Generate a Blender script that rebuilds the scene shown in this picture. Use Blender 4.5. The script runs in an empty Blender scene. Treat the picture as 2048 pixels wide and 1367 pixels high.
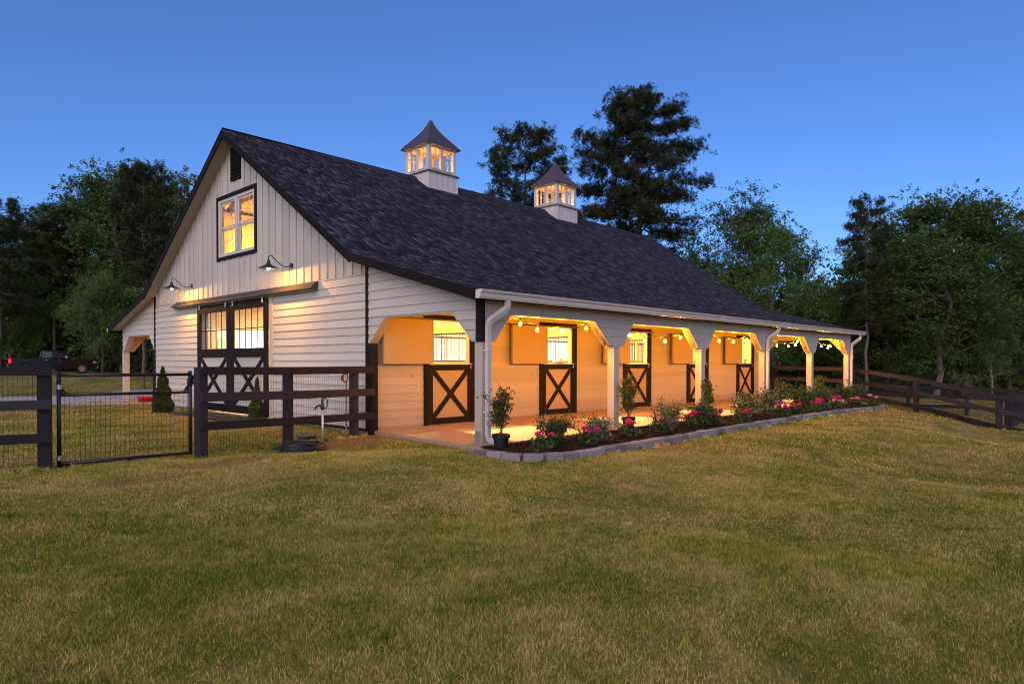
import bpy, math, random
import numpy as np
from mathutils import Matrix, Vector

SC = bpy.context.scene
COL = SC.collection

# ------------------------------------------------------------------ camera
YAW, PITCH, ROLL = math.radians(43.389), math.radians(-0.812), math.radians(-0.081)
FPX, CYO = 1344.45, 59.41
CAM = np.array([-7.564, -7.828, 1.325])
FW = np.array([math.cos(YAW)*math.cos(PITCH), math.sin(YAW)*math.cos(PITCH), math.sin(PITCH)])
RT0 = np.array([math.sin(YAW), -math.cos(YAW), 0.0])
UP0 = np.cross(RT0, FW)
RT = math.cos(ROLL)*RT0 - math.sin(ROLL)*UP0
UP = math.sin(ROLL)*RT0 + math.cos(ROLL)*UP0
cd = bpy.data.cameras.new('camera')
co = bpy.data.objects.new('camera', cd)
COL.objects.link(co)
co.matrix_world = Matrix(((RT[0], UP[0], -FW[0], CAM[0]), (RT[1], UP[1], -FW[1], CAM[1]),
                          (RT[2], UP[2], -FW[2], CAM[2]), (0, 0, 0, 1)))
cd.sensor_width = 36
cd.lens = FPX/2048*36
cd.shift_y = CYO/2048
cd.clip_start = 0.05
cd.clip_end = 3000
SC.camera = co

# ------------------------------------------------------------------ world, sun, exposure
SUN_EL, SUN_AZ = math.radians(30), math.radians(43.4+180-14)      # sun behind the camera (math angle)
world = bpy.data.worlds.new('World')
SC.world = world
world.use_nodes = True
wn = world.node_tree
bg = wn.nodes['Background']
sky = wn.nodes.new('ShaderNodeTexSky')
sky.sky_type = 'NISHITA'
sky.sun_disc = False
sky.sun_elevation = SUN_EL
sky.sun_rotation = math.pi/2 - SUN_AZ
sky.ozone_density = 10
sky.dust_density = 0.3
sky.air_density = 1.0
tint = wn.nodes.new('ShaderNodeMix'); tint.data_type = 'RGBA'; tint.blend_type = 'MULTIPLY'; tint.inputs[0].default_value = 1
_ci = [i for i in tint.inputs if i.type == 'RGBA']
_ci[1].default_value = (0.90, 0.92, 1.06, 1)
wn.links.new(sky.outputs[0], _ci[0])
wn.links.new([o for o in tint.outputs if o.type == 'RGBA'][0], bg.inputs[0])
bg.inputs[1].default_value = 0.076
sl = bpy.data.lights.new('sun', 'SUN')
so = bpy.data.objects.new('sun', sl)
COL.objects.link(so)
sdir = Vector((math.cos(SUN_AZ)*math.cos(SUN_EL), math.sin(SUN_AZ)*math.cos(SUN_EL), math.sin(SUN_EL)))
so.rotation_euler = sdir.to_track_quat('Z', 'Y').to_euler()
sl.energy = 1.38
sl.color = (1.0, 0.74, 0.48)
sl.angle = math.radians(80)
SC.view_settings.view_transform = 'Standard'
SC.view_settings.look = 'None'
SC.view_settings.gamma = 1
SC.view_settings.use_curve_mapping = False
SC.view_settings.exposure = 1.0
SC.render.engine = 'CYCLES'
SC.cycles.use_denoising = True
SC.cycles.max_bounces = 6
SC.cycles.diffuse_bounces = 3
SC.cycles.glossy_bounces = 3
SC.cycles.transmission_bounces = 6
SC.cycles.transparent_max_bounces = 12
SC.cycles.sample_clamp_indirect = 4.0
SC.cycles.caustics_reflective = False
SC.cycles.caustics_refractive = False
SC.cycles.use_light_tree = True
SC.cycles.pixel_filter_type = 'BLACKMAN_HARRIS'
SC.cycles.filter_width = 1.1

# ------------------------------------------------------------------ picking world points from camera rays
def ray(a, b):
    u = (a-1024)/FPX
    v = (683.5+CYO-b)/FPX
    return FW + u*RT + v*UP
def on_plane(a, b, axis, val):
    d = ray(a, b)
    return CAM + d*(val-CAM[axis])/d[axis]
def at(a, b, D):
    return CAM + ray(a, b)*D
def ray_line(a, A, B):
    """where the vertical plane through pixel column a meets the ground line A-B"""
    d = ray(a, 724)
    M = np.array([[d[0], -(B[0]-A[0])], [d[1], -(B[1]-A[1])]])
    s = np.linalg.solve(M, np.array([A[0]-CAM[0], A[1]-CAM[1]]))
    return np.array([A[0]+(B[0]-A[0])*s[1], A[1]+(B[1]-A[1])*s[1]])

# ------------------------------------------------------------------ object helpers
def tag(o, label=None, cat=None, group=None, kind=None):
    if label: o['label'] = label
    if cat: o['category'] = cat
    if group: o['group'] = group
    if kind: o['kind'] = kind
    return o
def thing(name, label, cat, loc=(0, 0, 0), group=None, rz=0):
    o = bpy.data.objects.new(name, None)
    o.empty_display_size = 0.2
    COL.objects.link(o)
    o.location = loc
    o.rotation_euler = (0, 0, rz)
    return tag(o, label, cat, group)
def wloc(p):
    v = Vector((0, 0, 0))
    while p is not None:
        v += p.location
        p = p.parent
    return v
def link(name, me, parent=None, loc=(0, 0, 0)):
    o = bpy.data.objects.new(name, me)
    COL.objects.link(o)
    o.location = loc
    if parent is not None: o.parent = parent
    return o
def copy_tree(o, parent=None):
    c = o.copy()
    COL.objects.link(c)
    c.parent = parent
    for ch in o.children: copy_tree(ch, c)
    return c

class MB:
    def __init__(s): s.v = []; s.f = []
    def add(s, vs, fs):
        n = len(s.v)
        s.v += [tuple(map(float, p)) for p in vs]
        s.f += [tuple(i+n for i in f) for f in fs]
        return s
    def box(s, x0, y0, z0, x1, y1, z1):
        return s.add([(x0,y0,z0),(x1,y0,z0),(x1,y1,z0),(x0,y1,z0),(x0,y0,z1),(x1,y0,z1),(x1,y1,z1),(x0,y1,z1)],
                     [(3,2,1,0),(4,5,6,7),(0,1,5,4),(1,2,6,5),(2,3,7,6),(3,0,4,7)])
    def prism(s, poly, axis, a0, a1, taper=None):
        """poly in the two other axes; axis 0: (y,z), axis 1: (x,z), axis 2: (x,y)"""
        def P(p, a):
            return (a, p[0], p[1]) if axis == 0 else ((p[0], a, p[1]) if axis == 1 else (p[0], p[1], a))
        n = len(poly)
        v0 = [P(p, a0 if taper is None else a0-taper(p)) for p in poly]
        v1 = [P(p, a1) for p in poly]
        return s.add(v0+v1, [tuple(range(n)), tuple(range(2*n-1, n-1, -1))] + [(i, i+n, (i+1) % n+n, (i+1) % n) for i in range(n)])
    def beam(s, p0, p1, w, h, up=(0, 0, 1)):
        p0 = Vector(p0); p1 = Vector(p1)
        d = (p1-p0).normalized()
        u = Vector(up)
        if abs(d.dot(u)) > 0.99: u = Vector((1, 0, 0))
        r = d.cross(u).normalized()*(w/2)
        t = r.cross(d).normalized()*(h/2)
        c = [p0-r-t, p0+r-t, p0+r+t, p0-r+t, p1-r-t, p1+r-t, p1+r+t, p1-r+t]
        return s.add(c, [(3,2,1,0),(4,5,6,7),(0,1,5,4),(1,2,6,5),(2,3,7,6),(3,0,4,7)])
    def tube(s, pts, rad, n=8, cap=True):
        pts = [Vector(p) for p in pts]
        if not hasattr(rad, '__len__'): rad = [rad]*len(pts)
        vs = []; fs = []
        r0 = None
        for i, p in enumerate(pts):
            d = (pts[min(i+1, len(pts)-1)]-pts[max(i-1, 0)])
            d = d.normalized() if d.length > 1e-9 else Vector((0, 0, 1))
            if r0 is None:
                r0 = d.cross(Vector((0, 0, 1)) if abs(d.z) < 0.9 else Vector((1, 0, 0))).normalized()
            r0 = (r0-d*r0.dot(d)).normalized()
            t = d.cross(r0)
            for k in range(n):
                a = 2*math.pi*k/n
                vs.append(p+(r0*math.cos(a)+t*math.sin(a))*rad[i])
        for i in range(len(pts)-1):
            for k in range(n):
                fs.append((i*n+k, i*n+(k+1) % n, (i+1)*n+(k+1) % n, (i+1)*n+k))
        if cap:
            fs.append(tuple(range(n-1, -1, -1))); fs.append(tuple((len(pts)-1)*n+k for k in range(n)))
        return s.add(vs, fs)
    def lathe(s, prof, n=16, c=(0, 0, 0)):
        vs = []; fs = []
        for r, z in prof:
            for k in range(n):
                a = 2*math.pi*k/n
                vs.append((c[0]+r*math.cos(a), c[1]+r*math.sin(a), c[2]+z))
        for i in range(len(prof)-1):
            for k in range(n):
                fs.append((i*n+k, i*n+(k+1) % n, (i+1)*n+(k+1) % n, (i+1)*n+k))
        if prof[0][0] > 1e-4: fs.append(tuple(range(n-1, -1, -1)))
        if prof[-1][0] > 1e-4: fs.append(tuple((len(prof)-1)*n+k for k in range(n)))
        return s.add(vs, fs)
    def sphere(s, c, r, nu=10, nv=6, sz=1):
        return s.lathe([(r*math.sin(math.pi*i/nv)+1e-5, -r*sz*math.cos(math.pi*i/nv)) for i in range(nv+1)], nu, c)
    def build(s, name, m, parent=None, smooth=False, bevel=0, local=False):
        off = wloc(parent) if (parent is not None and not local) else Vector((0, 0, 0))
        me = bpy.data.meshes.new(name)
        me.from_pydata([(a-off.x, b-off.y, c-off.z) for a, b, c in s.v], [], s.f)
        me.materials.append(m)
        if smooth: me.polygons.foreach_set('use_smooth', [True]*len(me.polygons))
        me.update()
        o = link(name, me, parent)
        if bevel:
            b = o.modifiers.new('bevel', 'BEVEL'); b.width = bevel; b.segments = 2; b.limit_method = 'ANGLE'
        return o

def np_mesh(name, V, F, m, rnd=None, smooth=False):
    V = np.ascontiguousarray(V, dtype=np.float32); F = np.ascontiguousarray(F, dtype=np.int32)
    me = bpy.data.meshes.new(name)
    nf, k = F.shape
    me.vertices.add(len(V)); me.vertices.foreach_set('co', V.ravel())
    me.loops.add(nf*k); me.loops.foreach_set('vertex_index', F.ravel())
    me.polygons.add(nf)
    me.polygons.foreach_set('loop_start', np.arange(0, nf*k, k, dtype=np.int32))
    me.polygons.foreach_set('loop_total', np.full(nf, k, dtype=np.int32))
    if smooth: me.polygons.foreach_set('use_smooth', np.ones(nf, dtype=bool))
    if rnd is not None:
        at_ = me.attributes.new('rnd', 'FLOAT', 'FACE')
        at_.data.foreach_set('value', np.ascontiguousarray(rnd, dtype=np.float32))
    me.materials.append(m)
    me.update(calc_edges=True)
    return me

def clip(poly, f):
    """keep the part where f(p) >= 0 (f linear)"""
    out = []
    n = len(poly)
    for i in range(n):
        a, b = poly[i], poly[(i+1) % n]
        fa, fb = f(a), f(b)
        if fa >= 0: out.append(a)
        if (fa >= 0) != (fb >= 0):
            t = fa/(fa-fb)
            out.append((a[0]+(b[0]-a[0])*t, a[1]+(b[1]-a[1])*t))
    return out
def area(poly):
    return abs(sum(poly[i][0]*poly[(i+1) % len(poly)][1]-poly[(i+1) % len(poly)][0]*poly[i][1] for i in range(len(poly)))/2) if len(poly) > 2 else 0
def clip_rect(poly, a0, a1, z0, z1):
    for f in (lambda p: p[0]-a0, lambda p: a1-p[0], lambda p: p[1]-z0, lambda p: z1-p[1]):
        poly = clip(poly, f)
        if len(poly) < 3: return []
    return poly if area(poly) > 1e-4 else []
def minus_rects(a0, a1, z0, z1, holes):
    """a vertical strip [a0,a1]x[z0,z1] split where holes cross it"""
    segs = [(z0, z1)]
    for (h0, h1, k0, k1) in holes:
        if h1 <= a0+1e-4 or h0 >= a1-1e-4: continue
        ns = []
        for (p, q) in segs:
            if k0 > p: ns.append((p, min(q, k0)))
            if k1 < q: ns.append((max(p, k1), q))
        segs = [s_ for s_ in ns if s_[1]-s_[0] > 0.01]
    return segs

# ------------------------------------------------------------------ materials
def new_mat(name):
    m = bpy.data.materials.new(name); m.use_nodes = True
    nt = m.node_tree
    return m, nt, nt.nodes['Principled BSDF']
def ramp(nt, fac, stops):
    r = nt.nodes.new('ShaderNodeValToRGB')
    e = r.color_ramp.elements
    while len(e) < len(stops): e.new(0.5)
    for i, (p, c) in enumerate(stops):
        e[i].position = p; e[i].color = (*c, 1)
    nt.links.new(fac, r.inputs[0])
    return r.outputs[0]
def wpos(nt, scale=(1, 1, 1)):
    g = nt.nodes.new('ShaderNodeNewGeometry')
    mp = nt.nodes.new('ShaderNodeMapping'); mp.inputs['Scale'].default_value = scale
    nt.links.new(g.outputs['Position'], mp.inputs[0])
    return mp.outputs[0]
def noise(nt, vec, scale, detail=4, rough=0.6, dist=0):
    n = nt.nodes.new('ShaderNodeTexNoise')
    n.inputs['Scale'].default_value = scale; n.inputs['Detail'].default_value = detail
    n.inputs['Roughness'].default_value = rough; n.inputs['Distortion'].default_value = dist
    nt.links.new(vec, n.inputs['Vector'])
    return n.outputs['Fac']
def mth(nt, op, a, b=None, clamp=False):
    n = nt.nodes.new('ShaderNodeMath'); n.operation = op; n.use_clamp = clamp
    for i, v in enumerate((a, b)):
        if v is None: continue
        if isinstance(v, (int, float)): n.inputs[i].default_value = v
        else: nt.links.new(v, n.inputs[i])
    return n.outputs[0]
def mixc(nt, fac, a, b, mode='MIX'):
    n = nt.nodes.new('ShaderNodeMix'); n.data_type = 'RGBA'; n.blend_type = mode
    ci = [i for i in n.inputs if i.type == 'RGBA']
    if isinstance(fac, (int, float)): n.inputs[0].default_value = fac
    else: nt.links.new(fac, n.inputs[0])
    for i, v in zip(ci, (a, b)):
        if isinstance(v, tuple): i.default_value = (*v, 1)
        else: nt.links.new(v, i)
    return [o for o in n.outputs if o.type == 'RGBA'][0]
def bump(nt, bsdf, h, strength=0.3, dist=0.01):
    b = nt.nodes.new('ShaderNodeBump'); b.inputs['Strength'].default_value = strength; b.inputs['Distance'].default_value = dist
    nt.links.new(h, b.inputs['Height']); nt.links.new(b.outputs[0], bsdf.inputs['Normal'])
def attr(nt, name='rnd'):
    a = nt.nodes.new('ShaderNodeAttribute'); a.attribute_name = name
    return a.outputs['Fac']
def objrnd(nt):
    return nt.nodes.new('ShaderNodeObjectInfo').outputs['Random']

def dirty(m, zlo=0.0, zhi=0.55, col=(0.30, 0.20, 0.13), amt=0.55):
    nt = m.node_tree; b = nt.nodes['Principled BSDF']
    src = b.inputs['Base Color'].links[0].from_socket
    v = wpos(nt); sp = nt.nodes.new('ShaderNodeSeparateXYZ'); nt.links.new(v, sp.inputs[0])
    k = mth(nt, 'DIVIDE', mth(nt, 'SUBTRACT', zhi, sp.outputs[2]), zhi-zlo, True)
    k = mth(nt, 'MULTIPLY', mth(nt, 'POWER', k, 2.0), noise(nt, wpos(nt, (3, 3, 1.2)), 3.0, 6, 0.75))
    st = mth(nt, 'MULTIPLY', mth(nt, 'SUBTRACT', noise(nt, wpos(nt, (6, 6, 0.8)), 1.6, 5, 0.7), 0.52, True), 0.9)
    k = mth(nt, 'ADD', mth(nt, 'MULTIPLY', k, amt*1.6), mth(nt, 'MULTIPLY', st, amt), True)
    nt.links.new(mixc(nt, k, src, col), b.inputs['Base Color'])
def paint(name, c, rough=0.55, var=0.12, grain=(1, 1, 1), gs=6, metal=0, bmp=0.15, spec=0.4, perobj=0.06):
    m, nt, b = new_mat(name)
    v = wpos(nt, grain)
    n1 = noise(nt, v, gs, 5)
    n2 = noise(nt, wpos(nt), 0.9, 3)
    s = mth(nt, 'ADD', mth(nt, 'MULTIPLY', n1, 0.6), mth(nt, 'MULTIPLY', n2, 0.4))
    s = mth(nt, 'ADD', s, mth(nt, 'MULTIPLY', mth(nt, 'SUBTRACT', objrnd(nt), 0.5), perobj*2/max(var, 1e-3)))
    lo = tuple(x*(1-var) for x in c); hi = tuple(min(1, x*(1+var)) for x in c)
    nt.links.new(ramp(nt, s, [(0.25, lo), (0.75, hi)]), b.inputs['Base Color'])
    b.inputs['Roughness'].default_value = rough; b.inputs['Metallic'].default_value = metal
    b.inputs['Specular IOR Level'].default_value = spec
    if bmp: bump(nt, b, n1, bmp, 0.004)
    return m
M = {}
M['siding'] = paint('cream_painted_siding', (0.49, 0.455, 0.42), 0.6, 0.06, (1, 1, 6), 9, bmp=0.25, perobj=0.03)
M['stallside'] = paint('amber_lit_cream_siding', (0.44, 0.36, 0.255), 0.6, 0.07, (1, 1, 6), 9, bmp=0.25, perobj=0.03)  # yellower copy of the siding, amber bulb light put into its colour
M['trim'] = paint('cream_painted_trim', (0.47, 0.415, 0.36), 0.5, 0.06, (1, 1, 1), 7, perobj=0.01)
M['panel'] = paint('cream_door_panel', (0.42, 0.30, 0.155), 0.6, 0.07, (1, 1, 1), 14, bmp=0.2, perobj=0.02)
M['gutter'] = paint('white_enamelled_metal', (0.58, 0.54, 0.52), 0.35, 0.07, (1, 1, 1), 4, bmp=0.05, perobj=0.01)
M['black'] = paint('black_painted_wood', (0.012, 0.009, 0.009), 0.7, 0.3, (1, 1, 1), 12, bmp=0.2, spec=0.12)
M['fence'] = paint('dark_brown_stained_board', (0.022, 0.019, 0.025), 0.8, 0.45, (7, 7, 7), 5, bmp=0.6, spec=0.25, perobj=0.12)
M['blackmetal'] = paint('black_powder_coat', (0.016, 0.016, 0.02), 0.35, 0.2, gs=20, bmp=0.05)
M['hood'] = paint('dark_grey_sheet_metal', (0.06, 0.052, 0.055), 0.45, 0.2, gs=8, metal=0.3, bmp=0.05)
M['galv'] = paint('galvanised_steel', (0.45, 0.45, 0.46), 0.4, 0.2, gs=30, metal=0.8, bmp=0.05)
M['wood'] = paint('pine_boards', (0.55, 0.36, 0.15), 0.6, 0.25, (1, 1, 12), 2.0, bmp=0.2, perobj=0.12)
M['ply'] = paint('plywood_underside', (0.50, 0.33, 0.17), 0.65, 0.2, (0.6, 6, 1), 3, bmp=0.15)
M['white_in'] = paint('white_interior_wall', (0.8, 0.78, 0.7), 0.5, 0.04, gs=4)
M['mint'] = paint('pale_green_door', (0.35, 0.55, 0.42), 0.5, 0.05, gs=4)
M['conc'] = paint('tan_concrete_slab', (0.33, 0.22, 0.14), 0.75, 0.16, (1, 1, 1), 5, bmp=0.15)
M['copper'] = paint('weathered_copper', (0.13, 0.095, 0.10), 0.42, 0.35, gs=5, metal=0.55, bmp=0.1)
M['block'] = paint('grey_concrete_block', (0.20, 0.175, 0.185), 0.85, 0.35, gs=25, bmp=0.6, perobj=0.10)
M['bark'] = paint('bark', (0.17, 0.13, 0.125), 0.9, 0.45, (5, 5, 1), 3, bmp=0.8, spec=0.1)
M['pinebark'] = paint('reddish_pine_bark', (0.115, 0.08, 0.075), 0.9, 0.45, (5, 5, 1), 4, bmp=0.8, spec=0.1)
M['pot'] = paint('black_plastic_pot', (0.012, 0.012, 0.014), 0.45, 0.2, gs=10)
M['hose'] = paint('black_rubber_hose', (0.012, 0.012, 0.014), 0.4, 0.2, gs=20)
M['green_iron'] = paint('dark_green_iron', (0.012, 0.03, 0.022), 0.4, 0.2, gs=20)
M['red'] = paint('red_nylon', (0.45, 0.02, 0.02), 0.6, 0.15, gs=20)
M['brass'] = paint('brass', (0.5, 0.33, 0.1), 0.3, 0.1, metal=0.9)
M['soil'] = paint('potting_soil', (0.03, 0.02, 0.015), 0.95, 0.4, gs=40)
M['carpaint'] = paint('black_car_paint', (0.004, 0.004, 0.006), 0.12, 0.1, bmp=0, spec=0.45)
M['tyre'] = paint('tyre_rubber', (0.01, 0.01, 0.01), 0.8, 0.2)
M['chrome'] = paint('chrome', (0.6, 0.6, 0.62), 0.15, 0.05, metal=1, bmp=0)
M['stem'] = paint('green_brown_stem', (0.06, 0.05, 0.025), 0.8, 0.3, gs=20)
M['mat_rubber'] = paint('dark_stall_mat', (0.02, 0.02, 0.02), 0.85, 0.3, gs=20)
M['linen'] = paint('white_cloth', (0.8, 0.78, 0.75), 0.8, 0.05, gs=20)

for k_ in ('siding', 'stallside', 'trim', 'panel'): dirty(M[k_])
dirty(M['conc'], -1, -0.9, (0.2, 0.15, 0.11), 0.9)
def emis(name, c, s):
    m, nt, b = new_mat(name)
    b.inputs['Base Color'].default_value = (*[min(1, x) for x in c], 1)
    b.inputs['Emission Color'].default_value = (*c, 1)
    b.inputs['Emission Strength'].default_value = s
    return m
M['bulb'] = emis('glowing_amber_bulb', (1.0, 0.37, 0.015), 1050)
M['lampwarm'] = emis('warm_lamp_lens', (1.0, 0.45, 0.06), 3000)
M['stall_light'] = emis('stall_light_lens', (1.0, 0.72, 0.26), 1700)
M['aisle_light'] = emis('aisle_light_lens', (1.0, 0.90, 0.68), 260)
M['cup_light'] = emis('cupola_bulb', (1.0, 0.40, 0.07), 330)
M['loft_light'] = emis('loft_bulb', (1.0, 0.60, 0.10), 900)
M['far_light'] = emis('far_porch_light_lens', (1.0, 0.36, 0.03), 1100)
M['tail'] = emis('red_tail_lamp', (0.8, 0.01, 0.03), 0.55)

def glass_mat():
    m, nt, b = new_mat('window_glass')
    out = nt.nodes['Material Output']
    t = nt.nodes.new('ShaderNodeBsdfTransparent'); t.inputs[0].default_value = (0.93, 0.95, 0.94, 1)
    g = nt.nodes.new('ShaderNodeBsdfGlossy'); g.inputs['Roughness'].default_value = 0.02
    lw = nt.nodes.new('ShaderNodeLayerWeight'); lw.inputs[0].default_value = 0.5
    fr = mth(nt, 'ADD', mth(nt, 'MULTIPLY', mth(nt, 'POWER', lw.outputs['Facing'], 4.0), 0.5), 0.015)
    mx = nt.nodes.new('ShaderNodeMixShader')
    nt.links.new(fr, mx.inputs[0]); nt.links.new(t.outputs[0], mx.inputs[1]); nt.links.new(g.outputs[0], mx.inputs[2])
    nt.links.new(mx.outputs[0], out.inputs[0])
    return m
M['glass'] = glass_mat()
def dark_glass():
    m, nt, b = new_mat('tinted_vehicle_glass')
    b.inputs['Base Color'].default_value = (0.02, 0.022, 0.025, 1); b.inputs['Roughness'].default_value = 0.04
    b.inputs['Specular IOR Level'].default_value = 1.0
    return m
M['dglass'] = dark_glass()

def shingle_mat():
    m, nt, b = new_mat('asphalt_shingle')
    g = nt.nodes.new('ShaderNodeNewGeometry')
    a = mth(nt, 'FRACT', mth(nt, 'ADD', attr(nt), mth(nt, 'MULTIPLY', objrnd(nt), 7.31)))
    n = noise(nt, wpos(nt), 90, 2)
    n3 = noise(nt, wpos(nt), 1.2, 3)
    s = mth(nt, 'ADD', mth(nt, 'MULTIPLY', a, 0.62), mth(nt, 'MULTIPLY', n, 0.22))
    s = mth(nt, 'ADD', s, mth(nt, 'MULTIPLY', n3, 0.12))
    nt.links.new(ramp(nt, s, [(0.12, (0.010, 0.009, 0.013)), (0.5, (0.030, 0.028, 0.040)), (0.72, (0.068, 0.064, 0.090)), (0.92, (0.115, 0.108, 0.142))]), b.inputs['Base Color'])
    b.inputs['Roughness'].default_value = 0.9; b.inputs['Specular IOR Level'].default_value = 0.2
    bump(nt, b, n, 0.5, 0.004)
    return m
M['shingle'] = shingle_mat()

def leaf_mat(name, dark, light, trans=0.25, big=0.35):
    m, nt, b = new_mat(name)
    out = nt.nodes['Material Output']
    n = noise(nt, wpos(nt), 0.5, 2)
    s = mth(nt, 'ADD', mth(nt, 'MULTIPLY', attr(nt), 0.75), mth(nt, 'MULTIPLY', mth(nt, 'SUBTRACT', n, 0.35), big))
    s = mth(nt, 'ADD', s, mth(nt, 'MULTIPLY', objrnd(nt), 0.08))
    c = ramp(nt, s, [(0.1, dark), (0.9, light)])
    d = nt.nodes.new('ShaderNodeBsdfDiffuse'); t = nt.nodes.new('ShaderNodeBsdfTranslucent')
    gl = nt.nodes.new('ShaderNodeBsdfGlossy'); gl.inputs['Roughness'].default_value = 0.45
    gl.inputs[0].default_value = (0.6, 0.6, 0.6, 1)
    nt.links.new(c, d.inputs[0]); nt.links.new(c, t.inputs[0])
    mx = nt.nodes.new('ShaderNodeMixShader'); mx.inputs[0].default_value = trans
    nt.links.new(d.outputs[0], mx.inputs[1]); nt.links.new(t.outputs[0], mx.inputs[2])
    m2 = nt.nodes.new('ShaderNodeMixShader'); m2.inputs[0].default_value = 0.02
    nt.links.new(mx.outputs[0], m2.inputs[1]); nt.links.new(gl.outputs[0], m2.inputs[2])
    nt.links.new(m2.outputs[0], out.inputs[0])
    return m
M['leaf'] = leaf_mat('broadleaf_foliage', (0.022, 0.042, 0.012), (0.125, 0.195, 0.045))
M['leaf_l'] = leaf_mat('light_broadleaf_foliage', (0.032, 0.064, 0.017), (0.15, 0.245, 0.06))
M['needle'] = leaf_mat('pine_needles', (0.012, 0.016, 0.008), (0.055, 0.066, 0.024), 0.12)
M['conifer'] = leaf_mat('arborvitae_foliage', (0.022, 0.032, 0.008), (0.10, 0.12, 0.028), 0.1)
M['shrub'] = leaf_mat('shrub_leaves', (0.03, 0.045, 0.015), (0.11, 0.15, 0.05), 0.2)
M['shrub_p'] = leaf_mat('pale_tipped_shrub_leaves', (0.045, 0.06, 0.02), (0.34, 0.33, 0.17), 0.2)
M['vine'] = leaf_mat('vine_leaves', (0.025, 0.04, 0.012), (0.12, 0.15, 0.04), 0.2)
M['petal'] = leaf_mat('pink_petals', (0.55, 0.02, 0.09), (0.85, 0.08, 0.26), 0.3)
M['petal_m'] = leaf_mat('magenta_petals', (0.55, 0.01, 0.20), (0.85, 0.05, 0.42), 0.3)
M['petal_w'] = leaf_mat('pale_pink_petals', (0.65, 0.10, 0.20), (0.9, 0.45, 0.50), 0.3)

def turf_color(nt):
    v = wpos(nt)
    big = noise(nt, v, 0.22, 4, 0.6, 0.6)
    mid = noise(nt, v, 1.1, 5, 0.62, 0.8)
    fine = noise(nt, v, 9, 3, 0.6)
    s = mth(nt, 'ADD', mth(nt, 'MULTIPLY', big, 0.45), mth(nt, 'MULTIPLY', mid, 0.55))
    s = mth(nt, 'ADD', s, mth(nt, 'MULTIPLY', mth(nt, 'SUBTRACT', fine, 0.5), 0.35))
    return s, v
def ground_mat():
    m, nt, b = new_mat('lawn_ground')
    s, v = turf_color(nt)
    c = ramp(nt, s, [(0.32, (0.075, 0.13, 0.012)), (0.41, (0.16, 0.17, 0.026)), (0.51, (0.28, 0.22, 0.055)), (0.62, (0.42, 0.29, 0.12))])
    f = noise(nt, v, 45, 4, 0.7)
    c = mixc(nt, mth(nt, 'MULTIPLY', f, 0.65), c, (0.05, 0.045, 0.018))
    # reddish bare soil near the fence gap
    sp = nt.nodes.new('ShaderNodeSeparateXYZ'); nt.links.new(v, sp.inputs[0])
    bare = None
    for (cx, cy, rx, ry) in ((-0.9, 2.5, 1.7, 0.95), (-3.6, 1.5, 0.9, 0.5), (-4.7, 0.9, 0.8, 0.35), (18.2, -3.7, 1.9, 0.5), (-0.9, 4.6, 0.8, 1.3), (-1.0, 9.5, 1.0, 2.6)):
        dx = mth(nt, 'DIVIDE', mth(nt, 'SUBTRACT', sp.outputs[0], cx), rx); dy = mth(nt, 'DIVIDE', mth(nt, 'SUBTRACT', sp.outputs[1], cy), ry)
        d = mth(nt, 'ADD', mth(nt, 'MULTIPLY', dx, dx), mth(nt, 'MULTIPLY', dy, dy))
        k = mth(nt, 'SUBTRACT', 1.25, mth(nt, 'ADD', d, mth(nt, 'MULTIPLY', noise(nt, v, 2.5, 4), 0.9)), True)
        bare = k if bare is None else mth(nt, 'MAXIMUM', bare, k)
    nc = ramp(nt, f, [(0.3, (0.17, 0.085, 0.045)), (0.7, (0.33, 0.19, 0.10))])
    c = mixc(nt, mth(nt, 'MULTIPLY', bare, 1.3, True), c, nc)
    nt.links.new(c, b.inputs['Base Color'])
    b.inputs['Roughness'].default_value = 1; b.inputs['Specular IOR Level'].default_value = 0.05
    bump(nt, b, mth(nt, 'ADD', f, mth(nt, 'MULTIPLY', noise(nt, v, 14, 3), 1.5)), 0.9, 0.03)
    return m
M['ground'] = ground_mat()
def blade_mat():
    m, nt, b = new_mat('grass_blades')
    out = nt.nodes['Material Output']
    s, v = turf_color(nt)
    s = mth(nt, 'ADD', s, mth(nt, 'MULTIPLY', mth(nt, 'SUBTRACT', attr(nt), 0.5), 0.44))
    c = ramp(nt, s, [(0.26, (0.07, 0.145, 0.010)), (0.40, (0.20, 0.255, 0.028)), (0.525, (0.41, 0.35, 0.072)), (0.70, (0.72, 0.53, 0.21))])
    d = nt.nodes.new('ShaderNodeBsdfDiffuse'); t = nt.nodes.new('ShaderNodeBsdfTranslucent')
    nt.links.new(c, d.inputs[0]); nt.links.new(c, t.inputs[0])
    mx = nt.nodes.new('ShaderNodeMixShader'); mx.inputs[0].default_value = 0.25
    nt.links.new(d.outputs[0], mx.inputs[1]); nt.links.new(t.outputs[0], mx.inputs[2])
    nt.links.new(mx.outputs[0], out.inputs[0])
    return m
M['blade'] = blade_mat()
def two_tone(name, a, c, scale, bmp=0.8, d=0.02):
    m, nt, b = new_mat(name)
    v = wpos(nt)
    n = noise(nt, v, scale, 5, 0.75)
    nt.links.new(ramp(nt, n, [(0.35, a), (0.65, c)]), b.inputs['Base Color'])
    b.inputs['Roughness'].default_value = 0.95; b.inputs['Specular IOR Level'].default_value = 0.1
    bump(nt, b, n, bmp, d)
    return m
M['gravel'] = two_tone('pale_gravel', (0.26, 0.23, 0.23), (0.55, 0.5, 0.5), 18)
M['mulch'] = two_tone('bark_mulch', (0.012, 0.008, 0.007), (0.045, 0.028, 0.024), 40)

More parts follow.
